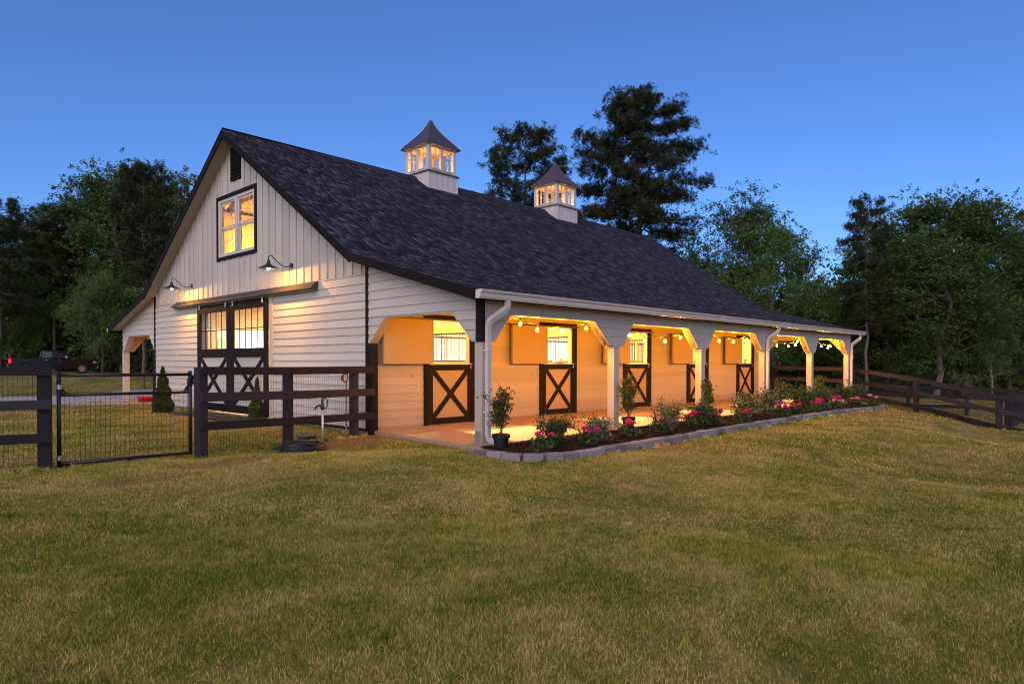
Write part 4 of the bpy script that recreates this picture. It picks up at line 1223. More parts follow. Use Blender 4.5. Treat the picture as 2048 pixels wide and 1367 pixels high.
# ------------------------------------------------------------------ fences and gate
def zat(b, D): return 1.325-(b-724.0)/FPX*D
def rail(parent, A, B, zt0, zt1, zb0, zb1, off, m=M['fence'], th=0.04, name='rail', sag=0.0):
    A = np.array(A); B = np.array(B); d = (B-A)/np.linalg.norm(B-A); n = np.array([d[1], -d[0]])
    if np.dot(n, CAM[:2]-A) < 0: n = -n
    n0, n1 = n*off, n*(off+th)
    N = 6; vs = []; fs = []
    for k in range(N+1):
        t_ = k/N; c = A+(B-A)*t_; s_ = -sag*math.sin(math.pi*t_)
        zt_, zb_ = zt0+(zt1-zt0)*t_+s_, zb0+(zb1-zb0)*t_+s_
        vs += [(*(c+n0), zb_), (*(c+n1), zb_), (*(c+n1), zt_), (*(c+n0), zt_)]
    for k in range(N):
        for j in range(4): fs.append((k*4+j, k*4+(j+1) % 4, (k+1)*4+(j+1) % 4, (k+1)*4+j))
    fs += [(3, 2, 1, 0), tuple(N*4+j for j in range(4))]
    return MB().add(vs, fs).build(name, m, parent)
def fpost(parent, p, zt, zb, w=0.14, m=M['fence'], ang=0):
    return MB().beam((p[0], p[1], zb-0.15), (p[0], p[1], zt), w, w, up=(math.cos(ang), math.sin(ang), 0)).build('post', m, parent, bevel=0.004)
def wires(parent, A, B, z0, z1, sx, sz, off=0.0, r=0.0022, name='wire_mesh', m=None, zt1=None, zb1=None):
    A = np.array(A); B = np.array(B); L = np.linalg.norm(B-A); d = (B-A)/L; n = np.array([d[1], -d[0]])*off
    m_ = MB(); zt1 = z1 if zt1 is None else zt1; zb1 = z0 if zb1 is None else zb1
    for k in range(int(L/sx)+1):
        c = A+d*k*sx+n; t_ = k*sx/L
        m_.tube([(*c, z0+(zb1-z0)*t_), (*c, z1+(zt1-z1)*t_)], r, 3, False)
    nz_ = int((z1-z0)/sz)
    for k in range(nz_+1):
        f_ = k/nz_
        m_.tube([(*(A+n), z0+(z1-z0)*f_), (*(B+n), zb1+(zt1-zb1)*f_)], r, 3, False)
    return m_.build(name, m or M['blackmetal'], parent)
# near fence between gate and barn
A = np.array([-3.52, 2.30]); B = np.array([-0.035, 3.02])
fn = thing('board_fence', 'dark three-rail board fence with wire mesh between the gate and the barn corner', 'fence', (-1.8, 2.6, -0.1))
fang = math.atan2(B[1]-A[1], B[0]-A[0])
fpost(fn, A, 1.24, -0.1, 0.135, ang=fang)
for a in (575.5, 707.5):
    q = ray_line(a, A, B); fpost(fn, q, 1.235, -0.1, 0.125, ang=fang)
A2 = A-(B-A)/np.linalg.norm(B-A)*0.06
rail(fn, A2, B, 1.253, 1.248, 1.13, 1.115, 0.068, sag=0.01)
rail(fn, A2, B, 0.875, 0.818, 0.74, 0.684, 0.068, sag=0.008)
rail(fn, A2, B, 0.443, 0.365, 0.32, 0.232, 0.068, sag=0.006)
wires(fn, A, B, -0.03, 1.20, 0.052, 0.10, off=-0.068)
# near fence left of the gate
A = np.array(at(-260, 724, 7.9)[:2]); B = np.array(at(88.5, 724, 8.67)[:2])
fl_ = thing('board_fence', 'dark three-rail board fence with wire mesh left of the gate', 'fence', (B[0], B[1], -0.1))
fpost(fl_, B, 1.245, -0.1, 0.145, ang=math.atan2(B[1]-A[1], B[0]-A[0]))
fpost(fl_, A, 1.245, -0.1, 0.145)
B2 = B+(B-A)/np.linalg.norm(B-A)*0.085
rail(fl_, A, B2, 1.272, 1.268, 1.15, 1.146, 0.073)
rail(fl_, A, B2, 0.83, 0.832, 0.705, 0.712, 0.073)
rail(fl_, A, B2, 0.40, 0.405, 0.28, 0.285, 0.073)
wires(fl_, A, B, -0.02, 1.2, 0.052, 0.10, off=-0.073)
# gate
GL = np.array(at(117, 724, 8.80)[:2]); GR = np.array(at(380, 724, 10.0)[:2])
gt = thing('farm_gate', 'black tube-framed farm gate with welded wire lower half', 'gate', (GL[0], GL[1], -0.07))
g3 = lambda p, z: (p[0], p[1], z)
gd_ = (GR-GL)/np.linalg.norm(GR-GL)
MB().tube([g3(GL, -0.06), g3(GL, 1.20)], 0.026, 10).build('upright', M['blackmetal'], gt, smooth=True)
MB().tube([g3(GR, -0.05), g3(GR, 1.19)], 0.026, 10).build('upright', M['blackmetal'], gt, smooth=True)
MB().tube([g3(GL, 1.145), g3(GR, 1.135)], 0.024, 10).build('top_bar', M['blackmetal'], gt, smooth=True)
MB().tube([g3(GL, 0.885), g3(GR, 0.875)], 0.022, 10).build('middle_bar', M['blackmetal'], gt, smooth=True)
MB().tube([g3(GL, -0.02), g3(GR, -0.025)], 0.024, 10).build('bottom_bar', M['blackmetal'], gt, smooth=True)
for (p, s_) in ((GL, 1), (GR, -1)):
    q = p+gd_*s_*0.10
    m_ = MB(); a_ = np.array([p[0]+gd_[0]*s_*0.024, p[1]+gd_[1]*s_*0.024])
    nn = np.array([gd_[1], -gd_[0]])*0.004
    m_.add([(*(a_+nn), 0.90), (*(q+nn), 0.90), (*(a_+nn), 1.0), (*(a_-nn), 0.90), (*(q-nn), 0.90), (*(a_-nn), 1.0)], [(0, 1, 2), (5, 4, 3), (0, 3, 4, 1), (1, 4, 5, 2), (2, 5, 3, 0)])
    m_.build('gusset', M['blackmetal'], gt)
wires(gt, GL, GR, -0.02, 0.875, 0.060, 0.105, r=0.0026, name='wire_mesh')
for z in (0.99, 0.06):
    MB().tube([(GL[0]-gd_[0]*0.13, GL[1]-gd_[1]*0.13, z), (GL[0]+gd_[0]*0.03, GL[1]+gd_[1]*0.03, z)], 0.012, 8).build('hinge', M['galv'], gt)
    MB().tube([(GL[0], GL[1], z-0.03), (GL[0], GL[1], z+0.03)], 0.032, 10).build('hinge_collar', M['galv'], gt)
lq = GR
MB().box(lq[0]-0.035, lq[1]-0.045, 0.98, lq[0]+0.035, lq[1]+0.035, 1.08).build('latch', M['blackmetal'], gt, bevel=0.006)
MB().beam((lq[0]+0.02, lq[1], 1.09), (lq[0]+0.13, lq[1]+0.02, 1.10), 0.03, 0.07).build('latch_arm', M['blackmetal'], gt)
ch = MB()
for k in range(10):
    t_ = k/9; cx2 = lq+gd_*(-0.02+0.15*t_); zz = 1.09-0.07*math.sin(math.pi*t_)
    ch.tube([(cx2[0]+0.012*math.cos(a), cx2[1], zz+0.018*math.sin(a)) for a in np.linspace(0, 6.28, 7)], 0.004, 4, False)
ch.build('chain', M['galv'], gt)

# far fence, from the rear corner of the barn across the right side
fpts = [(1547, 26.9, 730, 790), (1705, 24.9, 733.6, 795), (1833, 22.4, 752.5, 829), (1999, 20.0, 787, 857), (2170, 18.6, 812, 885)]
FP = [at(a, 724, D)[:2] for a, D, _, _ in fpts]
ff = thing('board_fence', 'dark three-rail board fence with wire mesh running right from behind the barn', 'fence', (FP[2][0], FP[2][1], -0.4))
for i in range(len(fpts)-1):
    (a0, D0, t0, b0), (a1, D1, t1, b1) = fpts[i], fpts[i+1]
    zt0, zt1 = zat(t0, D0), zat(t1, D1)
    for dd_, w in ((0.0, 0.145), (0.435, 0.14), (0.90, 0.15)):
        rail(ff, FP[i], FP[i+1], zt0-dd_, zt1-dd_, zt0-dd_-w, zt1-dd_-w, 0.07)
    L = np.linalg.norm(FP[i+1]-FP[i])
    wires(ff, FP[i], FP[i+1], zt0-1.15, zt0-0.05, 0.075, 0.14, off=0.075, r=0.0035, zt1=zt1-0.05, zb1=zt1-1.12)
for i, (a, D, t0, b0) in enumerate(fpts):
    fpost(ff, FP[i], zat(t0, D)-0.01, hz(*FP[i])-0.1, 0.14, ang=math.atan2(FP[min(i+1, 4)][1]-FP[max(i-1, 0)][1], FP[min(i+1, 4)][0]-FP[max(i-1, 0)][0]))
# second fence beyond it
f2 = [(1640, 32.5, 755, 805), (1817, 30.5, 771, 823), (1934, 28.5, 771, 828), (2060, 27.0, 779, 836)]
F2 = [at(a, 724, D)[:2] for a, D, _, _ in f2]
fg = thing('board_fence', 'dark paddock fence standing behind the right-hand fence before the trees', 'fence', (F2[1][0], F2[1][1], -0.9))
for i in range(len(f2)-1):
    zt0, zt1 = zat(f2[i][2], f2[i][1]), zat(f2[i+1][2], f2[i+1][1])
    for dd_ in (0.0, 0.38, 0.80):
        rail(fg, F2[i], F2[i+1], zt0-dd_, zt1-dd_, zt0-dd_-0.145, zt1-dd_-0.145, 0.07)
    wires(fg, F2[i], F2[i+1], zt0-1.1, zt0-0.02, 0.10, 0.2, off=0.07, r=0.004, zt1=zt1-0.02, zb1=zt1-1.1)
for i, (a, D, t0, b0) in enumerate(f2): fpost(fg, F2[i], zat(t0, D)+0.02, hz(*F2[i])-0.1, 0.13)
# third fence seen end-on at the right edge: posts close behind one another
f3 = [(2018, 21.5, 790, 850), (2031, 23.5, 789, 846), (2043, 25.5, 789, 842), (2054, 27.5, 788, 840)]
F3 = [at(a, 724, D)[:2] for a, D, _, _ in f3]
fh = thing('board_fence', 'dark fence seen nearly end-on at the right edge with closely lined posts', 'fence', (F3[0][0], F3[0][1], -0.8))
for i, (a, D, t0, b0) in enumerate(f3):
    fpost(fh, F3[i], zat(t0, D), hz(*F3[i])-0.15, 0.17)
for i in range(3):
    zt0, zt1 = zat(f3[i][2], f3[i][1]), zat(f3[i+1][2], f3[i+1][1])
    for dd_ in (0.0, 0.45, 0.85): rail(fh, F3[i], F3[i+1], zt0-dd_, zt1-dd_, zt0-dd_-0.14, zt1-dd_-0.14, 0.08)

# ------------------------------------------------------------------ small objects in the yard
# yard hydrant
p = at(645, 880, 11.6); gz = hz(p[0], p[1]); hx, hy = p[0], p[1]
t = thing('yard_hydrant', 'galvanised standpipe with dark green pump head behind the hose', 'hydrant', (hx, hy, gz))
MB().tube([(hx, hy, gz-0.1), (hx, hy, 0.52)], 0.020, 10).build('pipe', M['galv'], t, smooth=True)
MB().lathe([(0.022, 0.50), (0.034, 0.52), (0.034, 0.58), (0.024, 0.60), (0.022, 0.68), (0.012, 0.70)], 12, (hx, hy, 0)).build('pump_head', M['green_iron'], t, smooth=True)
r3 = RT*1.0
def rp(u, z, o=(hx, hy)): return (o[0]+r3[0]*u, o[1]+r3[1]*u, z)
MB().tube([rp(0, 0.57), rp(-0.06, 0.575), rp(-0.10, 0.555), rp(-0.12, 0.52)], 0.016, 8).build('spout', M['green_iron'], t, smooth=True)
MB().tube([rp(-0.125, 0.525), rp(-0.135, 0.50)], 0.017, 8).build('spout_thread', M['brass'], t)
MB().tube([rp(-0.02, 0.69), rp(0.02, 0.70), rp(0.07, 0.695), rp(0.085, 0.66), rp(0.085, 0.57), rp(0.06, 0.535), rp(0.02, 0.53)], 0.010, 6).build('lever_handle', M['green_iron'], t)
# hose coil
p = at(604, 897, 10.75); gz = hz(p[0], p[1])
t = thing('garden_hose', 'coiled black rubber hose lying on the grass by the standpipe', 'hose', (p[0], p[1], gz))
rs = np.random.RandomState(8)
for k in range(3):
    pts = []
    nturn = 4
    for s_ in range(nturn*22+1):
        a = 2*math.pi*s_/22; f_ = s_/(nturn*22)
        R = 0.31-0.04*k+0.025*math.sin(a*0.37+k)+0.012*math.sin(a*2.3+k*2)
        pts.append((p[0]+R*1.12*math.cos(a)+0.015*math.sin(f_*9+k), p[1]+R*math.sin(a)+0.02*math.cos(f_*7), gz+0.014+0.030*k+0.06*f_+0.006*math.sin(a*3+k)))
    MB().tube(pts, 0.013, 6).build('hose_coil', M['hose'], t, smooth=True)
pe = [(p[0]-0.28*RT[0]*(1+0.2*k)-0.0, p[1]-0.28*RT[1]*(1+0.2*k)+0.04*math.sin(k), gz+0.02) for k in range(5)]
MB().tube(pe, 0.011, 6).build('hose_end', M['hose'], t, smooth=True)
# well lid
p = on_plane(614, 873, 2, -0.05); gz = hz(p[0], p[1])
t = thing('utility_lid', 'round grey riser lid set in the grass behind the hose', 'lid', (p[0], p[1], gz))
MB().lathe([(0.15, -0.05), (0.155, 0.045), (0.13, 0.05)], 20, (p[0], p[1], gz)).build('riser', M['green_iron'], t)
MB().lathe([(0.175, 0.045), (0.178, 0.065), (0.165, 0.072), (0.001, 0.078)], 20, (p[0], p[1], gz)).build('cover', M['block'], t)
# red lead rope on the fence post and a rod behind it
q = ray_line(700, np.array([-3.52, 2.30]), np.array([-0.035, 3.02]))
t = thing('lead_rope', 'red coiled lead rope hanging on the fence post nearest the barn', 'rope', (q[0], q[1], 1.05))
for k in range(3):
    pts = [(q[0]+RT[0]*(0.045+0.01*k)*math.cos(a)-0.03, q[1]+RT[1]*(0.045+0.01*k)*math.cos(a)+0.11+0.012*k, 1.03+(0.085-0.008*k)*math.sin(a)) for a in np.linspace(0, 2*math.pi, 16)]
    MB().tube(pts, 0.009, 6, False).build('rope_loop', M['red'], t, smooth=True)
q = ray_line(697, np.array([-3.52, 2.40]), np.array([-0.035, 3.12]))
t = thing('steel_rod', 'thin grey steel rod standing against the fence post by the barn', 'rod', (q[0], q[1], -0.1))
MB().tube([(q[0], q[1]+0.08, -0.12), (q[0], q[1]+0.08, 0.98)], 0.017, 8).build('rod', M['galv'], t)
# rubber mat and threshold glow area in front of the doors
mt_ = MB().box(-0.95, 7.3, -0.045, -0.13, 10.9, -0.012).build('door_mat', M['mat_rubber'])
tag(mt_, 'dark rubber mat on the ground before the sliding doors', 'mat')
# red feed tub under the far porch
p = on_plane(292, 803, 2, 0.0)
t = thing('feed_tub', 'shallow red feed tub on the slab of the far porch', 'tub', (p[0], p[1], 0))
MB().lathe([(0.22, 0.0), (0.26, 0.16), (0.275, 0.165), (0.25, 0.15), (0.20, 0.02), (0.001, 0.02)], 20, (p[0], p[1], 0)).build('tub', M['red'], t, smooth=True)
p = on_plane(300, 800, 2, 0.0)
t = thing('water_bucket', 'pale bucket standing behind the red feed tub', 'bucket', (p[0]+0.5, p[1]+0.15, 0))
MB().lathe([(0.13, 0.0), (0.16, 0.30), (0.165, 0.305), (0.15, 0.30), (0.12, 0.02), (0.001, 0.02)], 16, (p[0]+0.5, p[1]+0.15, 0)).build('bucket', M['gutter'], t, smooth=True)

# ------------------------------------------------------------------ pickup truck
rear = at(26, 724, 44.0); front = at(184, 724, 46.6)
ang = math.atan2(front[1]-rear[1], front[0]-rear[0])
mid = (rear[:2]+front[:2])/2
gz = 0.50
TS = 0.88
tr = thing('pickup_truck', 'black crew-cab pickup truck parked beyond the gravel drive', 'pickup truck', (mid[0], mid[1], gz), rz=ang)
tr.scale = (TS, TS, TS)
# local: x forward, y left; length 5.4, width 1.95. side facing the camera is -y
Lh, Wd = 2.75, 0.97
def arch_side(x0, r, n=9): return [(x0+r*math.cos(a), 0.38+r*math.sin(a)) for a in np.linspace(math.pi, 0, n)]
side = [(-Lh, 0.55), (-Lh, 1.12), (-Lh+0.05, 1.16), (-0.92, 1.18), (1.0, 1.14), (1.2, 1.13), (2.45, 1.06), (Lh-0.02, 0.95), (Lh, 0.5), (Lh-0.1, 0.40)]
bottom = [(2.25, 0.40)]+arch_side(1.78, 0.46)[::-1]+[(1.2, 0.36), (-1.2, 0.36)]+arch_side(-1.72, 0.46)[::-1]+[(-2.3, 0.42)]
MB().prism(side+bottom, 1, -Wd, Wd).build('body', M['carpaint'], tr, local=True, bevel=0.03)
cab = [(-0.92, 1.16), (-0.80, 1.72), (-0.55, 1.80), (0.35, 1.79), (0.55, 1.74), (1.15, 1.16)]
MB().prism(cab, 1, -Wd+0.12, Wd-0.12).build('cab', M['carpaint'], tr, local=True, bevel=0.04)
for sy in (-1, 1):
    y0_, y1_ = sorted((sy*(Wd-0.118), sy*(Wd-0.110)))
    MB().prism([(-0.76, 1.22), (-0.70, 1.66), (-0.10, 1.68), (-0.10, 1.22)], 1, y0_, y1_).build('side_window', M['dglass'], tr, local=True)
    MB().prism([(-0.02, 1.22), (-0.02, 1.68), (0.42, 1.66), (0.90, 1.22)], 1, y0_, y1_).build('side_window', M['dglass'], tr, local=True)
    y0_, y1_ = sorted((sy*(Wd-0.02), sy*(Wd+0.18)))
    MB().box(0.72, y0_, 1.18, 0.86, y1_, 1.36).build('wing_mirror', M['chrome'] if sy < 0 else M['carpaint'], tr, local=True, bevel=0.03)
    y0_, y1_ = sorted((sy*(Wd-0.13), sy*(Wd+0.006)))
    MB().box(-Lh-0.012, y0_, 0.78, -Lh+0.16, y1_, 1.12).build('taillight', M['tail'], tr, local=True, bevel=0.02)
    MB().box(Lh-0.22, y0_, 0.78, Lh+0.008, y1_, 0.98).build('headlight', M['chrome'], tr, local=True, bevel=0.03)
    for hxx in (-0.55, 0.25):
        a0_, a1_ = sorted((sy*(Wd+0.001), sy*(Wd+0.03)))
        MB().box(hxx, a0_, 1.02, hxx+0.18, a1_, 1.05).build('door_handle', M['chrome'], tr, local=True)
MB().add([(1.10, -Wd+0.2, 1.20), (1.10, Wd-0.2, 1.20), (0.58, Wd-0.26, 1.725), (0.58, -Wd+0.26, 1.725), (1.13, -Wd+0.2, 1.20), (1.13, Wd-0.2, 1.20), (0.61, Wd-0.26, 1.73), (0.61, -Wd+0.26, 1.73)],
         [(3, 2, 1, 0), (4, 5, 6, 7), (0, 1, 5, 4), (2, 3, 7, 6), (1, 2, 6, 5), (3, 0, 4, 7)]).build('windscreen', M['dglass'], tr, local=True)
MB().box(-Lh-0.10, -Wd+0.05, 0.45, -Lh+0.0, Wd-0.05, 0.66).build('rear_bumper', M['chrome'], tr, local=True, bevel=0.03)
MB().box(Lh-0.02, -Wd+0.05, 0.40, Lh+0.10, Wd-0.05, 0.62).build('front_bumper', M['chrome'], tr, local=True, bevel=0.03)
for (wx, sy) in ((1.78, -1), (1.78, 1), (-1.72, -1), (-1.72, 1)):
    yc = sy*(Wd-0.14)
    w = MB().tube([(wx, yc-0.13, 0.38), (wx, yc+0.13, 0.38)], 0.38, 22).build('wheel', M['tyre'], tr, local=True, bevel=0.03)
    MB().tube([(wx, yc+sy*0.135, 0.38), (wx, yc+sy*0.128, 0.38)], 0.22, 12).build('rim', M['chrome'], w, local=True)

# ------------------------------------------------------------------ trees
def limb(st, p0, p1, r0, r1, rs, n=6, wob=0.06):
    p0 = np.array(p0, float); p1 = np.array(p1, float); L = np.linalg.norm(p1-p0)
    pts = [p0+(p1-p0)*k/n+(rs.normal(size=3)*L*wob*math.sin(math.pi*k/n)) for k in range(n+1)]
    st.tube(pts, [r0+(r1-r0)*k/n for k in range(n+1)], 6, False)
    return pts
def broadleaf(seed, Ht, R, base, nclump=70, leaves=11000, ls=0.20, trunk_r=0.22, squash=1.0, open_=0.0, skew=0.0):
    rs = np.random.RandomState(seed)
    st = MB()
    top = Ht*0.9
    tp = limb(st, (0, 0, -0.3), (rs.normal()*0.05*Ht*0.3, rs.normal()*0.05*Ht*0.3, top), trunk_r, trunk_r*0.15, rs, 10, 0.015)
    cz = (base+Ht)/2; hh = (Ht-base)/2
    cl = []
    while len(cl) < nclump:
        d = rs.normal(size=3); d /= np.linalg.norm(d)
        r = rs.uniform(0.35, 1.0)**0.6
        p = np.array([d[0]*R*r, d[1]*R*r, cz+d[2]*hh*r])
        # lobed outline
        k = 1+0.22*math.sin(3*math.atan2(d[1], d[0])+seed)+0.18*math.sin(5*d[2]+seed*2.1)
        p[:2] *= k*(1-0.25*max(d[2], 0))
        cl.append(p)
    cl = np.array(cl)
    for c in cl[rs.choice(nclump, min(nclump, 34), replace=False)]:
        z0 = max(base*0.7, min(c[2]-rs.uniform(0.5, 2.0), top*0.95)); z0 = min(z0, top*0.95)
        i = int(z0/top*10); q = np.array(tp[min(i, 10)])
        limb(st, q, c, trunk_r*0.32*(1-0.5*z0/top), 0.015, rs, 6, 0.07)
    cr = rs.uniform(0.6, 1.35, nclump)*R*0.25
    per = rs.dirichlet(np.ones(nclump)*3)*leaves
    C = []; T = []
    for c, r, k in zip(cl, cr, per.astype(int)):
        # sprays (twig ends) spread through the clump, leaves gathered on each spray
        ns = max(3, k//14)
        d = rs.normal(size=(ns, 3)); d /= np.linalg.norm(d, axis=1)[:, None]
        q = c+d*(rs.rand(ns)**0.42)[:, None]*r*np.array([1.25, 1.25, 0.75])
        m_ = rs.rand(ns) < 0.08
        q[m_] += d[m_]*r*0.35*rs.rand(m_.sum())[:, None]
        j = rs.randint(0, ns, k)
        ax = d*0.6+np.array([0, 0, -0.15])+rs.normal(size=(ns, 3))*0.35
        q = q[j]+ax[j]*rs.uniform(-0.30, 0.30, k)[:, None]+rs.normal(size=(k, 3))*0.075
        tone = np.clip(rs.rand()*0.35+rs.rand(ns)*0.35, 0, 1)
        C.append(q); T.append(np.clip(tone[j]+rs.rand(k)*0.3, 0, 1))
    C = np.concatenate(C); T = np.concatenate(T)
    keep = C[:, 2] > base*0.55
    C, T = C[keep], T[keep]
    V, F = leaf_quads(C, rs.uniform(0.6, 1.3, len(C))*ls, rs, 0.6, up=0.7)
    return st, V, F, T
def pine(seed, Ht, R, base, nbr=46, tufts=900, nd=11, nl=0.36, trunk_r=0.2, shape=None, twin=False, droop=0.15):
    rs = np.random.RandomState(seed)
    st = MB()
    tp = limb(st, (0, 0, -0.3), (rs.normal()*0.2, rs.normal()*0.2, Ht*0.97), trunk_r, 0.03, rs, 12, 0.008)
    if twin: limb(st, (0.45, 0.2, -0.3), (0.7, 0.5, Ht*0.8), trunk_r*0.7, 0.03, rs, 12, 0.01)
    C = []; D = []
    for b in range(nbr):
        t_ = (b+rs.rand())/nbr
        z = base+(Ht-base)*t_
        Lb = R*float(np.interp(t_, shape[0], shape[1]))*rs.uniform(0.74, 1.02)
        if t_ < 0.3 and rs.rand() < 0.35: Lb *= rs.uniform(0.3, 0.7)
        a = b*2.39996+rs.uniform(-0.5, 0.5)
        rise = rs.uniform(-0.15, 0.22)+0.55*t_**1.5-droop
        p0 = np.array(tp[int(min(12, z/Ht*12.3))]); p0[2] = z
        p1 = p0+np.array([math.cos(a)*Lb, math.sin(a)*Lb, Lb*rise])
        pts = limb(st, p0, p1, trunk_r*0.28*(1-0.6*t_)+0.01, 0.012, rs, 6, 0.05)
        nt_ = max(4, int(tufts/nbr*(Lb/R)*1.35))
        for k in range(nt_):
            u = rs.uniform(0.30, 1.0)**0.8
            i = min(5, int(u*6)); f = u*6-i
            q = np.array(pts[i])*(1-f)+np.array(pts[i+1])*f
            off = np.clip(rs.normal(size=3), -1.7, 1.7)*np.array([1, 1, 0.45])*(0.17+Lb*0.065)
            q2 = q+off
            q2[2] += min(abs(rs.normal()), 1.8)*0.12
            if rs.rand() < 0.35: st.tube([q, q2], [0.012, 0.006], 3, False)
            C.append(q2); dd = np.array([math.cos(a), math.sin(a), 0.5+rs.rand()])+rs.normal(size=3)*0.5
            D.append(dd/np.linalg.norm(dd))
    C = np.array(C); D = np.array(D)
    C = np.repeat(C, 2, 0); D = np.repeat(D, 2, 0); C[1::2] += rs.normal(size=(len(C)//2, 3))*0.16; n = len(C)
    dirs = D[:, None, :]*0.55+rs.normal(size=(n, nd, 3))*0.75
    dirs /= np.linalg.norm(dirs, axis=2)[:, :, None]
    ln = nl*rs.uniform(0.7, 1.15, (n, nd, 1))
    side_ = np.cross(dirs, rs.normal(size=(n, nd, 3))); side_ /= np.linalg.norm(side_, axis=2)[:, :, None]+1e-9
    b0 = C[:, None, :]+dirs*0.02
    w = 0.024*nl/0.36
    V = np.stack([b0-side_*w*0.4, b0+dirs*ln*0.5+side_*w, b0+dirs*ln, b0+dirs*ln*0.5-side_*w], 2).reshape(-1, 3)
    F = np.arange(len(V)).reshape(-1, 4)
    return st, V, F, np.repeat(np.clip(rs.rand(n), 0, 1), nd)
def make_proto(kind, data, leafm, barkm):
    st, V, F, T = data
    tm = bpy.data.meshes.new('trunk'); tm.from_pydata(st.v, [], st.f); tm.materials.append(barkm)
    tm.polygons.foreach_set('use_smooth', [True]*len(tm.polygons)); tm.update()
    return tm, np_mesh('crown', V, F, leafm, T), float(np.percentile(V[:, 2], 99.6))
PROTO = {
 'b1': (make_proto('b', broadleaf(1, 15, 4.6, 3.0, 130, 62000, 0.16), M['leaf'], M['bark']), 15),
 'b2': (make_proto('b', broadleaf(2, 14, 5.2, 2.0, 140, 62000, 0.165), M['leaf'], M['bark']), 14),
 'b3': (make_proto('b', broadleaf(3, 16, 4.2, 3.5, 125, 58000, 0.155), M['leaf_l'], M['bark']), 16),
 'b4': (make_proto('b', broadleaf(4, 13, 5.0, 1.5, 130, 58000, 0.16), M['leaf_l'], M['bark']), 13),
 'airy': (make_proto('b', broadleaf(7, 13, 4.0, 4.5, 90, 30000, 0.135, trunk_r=0.16), M['leaf'], M['bark']), 13),
 'u1': (make_proto('b', broadleaf(11, 6, 3.2, 0.2, 80, 22000, 0.12, trunk_r=0.08), M['leaf_l'], M['bark']), 6),
 'u2': (make_proto('b', broadleaf(12, 5, 3.4, 0.0, 80, 22000, 0.12, trunk_r=0.08), M['leaf'], M['bark']), 5),
 'p1': (make_proto('p', pine(21, 20, 4.9, 8.6, 70, 4300, 16, 0.30, 0.27, ((0, 0.12, 0.28, 0.5, 0.68, 0.85, 1), (0.35, 0.72, 1.0, 1.0, 0.80, 0.58, 0.16)), True, 0.16), M['needle'], M['pinebark']), 20),
 'p2': (make_proto('p', pine(22, 17, 3.4, 8.0, 48, 1900, 16, 0.28, 0.2, ((0, 0.2, 0.45, 0.7, 0.9, 1), (0.55, 0.9, 1.0, 0.92, 0.62, 0.22)), False, 0.05), M['needle'], M['pinebark']), 17),
 'p3': (make_proto('p', pine(23, 18, 3.8, 6.0, 54, 2100, 16, 0.29, 0.2, ((0, 0.2, 0.45, 0.62, 0.8, 0.93, 1), (0.7, 0.95, 0.75, 0.6, 0.8, 0.62, 0.25)), False, 0.22), M['needle'], M['pinebark']), 18),
}
# (pixel x, pixel y of top, depth, proto, width factor, yaw, label)
TREES = [
 # left woods
 (0, 392, 46, 'p3', 0.9, 0.5, 'dark pine cut off by the left edge of the photo'),
 (45, 430, 60, 'b1', 0.9, 1.1, 'bushy tree at the far left just right of the edge pine'),
 (108, 412, 52, 'p2', 1.0, 2.0, 'tall pine with a bare reddish trunk above the truck'),
 (160, 402, 62, 'b3', 0.9, 0.2, 'leafy tree between the tall pine and the big round tree at left'),
 (243, 334, 54, 'b1', 1.0, 3.0, 'tallest round leafy tree left of the barn'),
 (325, 352, 60, 'b3', 0.9, 4.0, 'leafy tree showing just left of the gable ridge, light topped'),
 (372, 352, 58, 'b2', 0.75, 5.0, 'dark leafy tree directly behind the left roof slope'),
 (-80, 420, 55, 'b2', 1.0, 1.9, 'wide leafy tree whose branches enter at the left edge'),
 (20, 520, 50, 'b4', 0.8, 2.7, 'low spreading tree at the left edge above the parked truck'),
 (205, 545, 48, 'b4', 0.75, 0.9, 'low light green tree left of the barn, above the gate'),
 (90, 590, 56, 'b2', 0.6, 3.3, 'small dark tree behind the tall pine trunk'),
 (290, 560, 52, 'u1', 1.3, 1.0, 'low leafy tree beside the left eave of the barn'),
 (287, 330, 33, 'p2', 0.7, 0.3, 'pine whose trunk shows through the far porch opening'),
 # behind the barn
 (1048, 258, 47, 'p2', 0.98, 2.2, 'pine between the two cupolas'),
 (1277, 186, 46, 'p1', 1.0, 0.0, 'largest pine, standing alone right of the far cupola'),
 # right of the barn
 (1478, 382, 50, 'airy', 1.15, 1.2, 'airy topped tree just right of the roof ridge end'),
 (1400, 505, 48, 'b4', 0.62, 2.9, 'low tree peeping over the far roof slope'),
 (1545, 450, 46, 'b4', 0.85, 0.4, 'drooping green tree above the end of the roof'),
 (1620, 560, 50, 'b2', 0.8, 4.1, 'dark tree filling the gap behind the roof end'),
 (1733, 396, 40, 'p3', 0.85, 1.4, 'pine with a bare trunk right of the porch end'),
 (1690, 600, 48, 'b1', 0.6, 0.1, 'dark understorey tree left of the bare pine trunk at right'),
 (1835, 400, 46, 'b3', 1.15, 2.2, 'tall leafy tree right of the bare-trunked pine'),
 (1930, 392, 44, 'b1', 1.1, 3.6, 'tallest broad tree in the right-hand woods'),
 (2020, 425, 46, 'b2', 0.95, 5.2, 'broad tree near the right edge of the photo'),
 (2110, 440, 44, 'b1', 1.0, 0.8, 'broad tree whose branches enter at the right edge'),
 (1985, 560, 40, 'b3', 0.7, 1.0, 'tree with a straight pale trunk near the right edge'),
 (1880, 640, 42, 'u1', 1.25, 2.0, 'light green low tree around the thick trunk at right'),
 (1780, 640, 45, 'u2', 1.3, 0.6, 'low dark bushy tree behind the right-hand fence'),
 (2060, 640, 43, 'u1', 1.2, 3.1, 'low green bushy tree at the right edge'),
]
rt = random.Random(77)
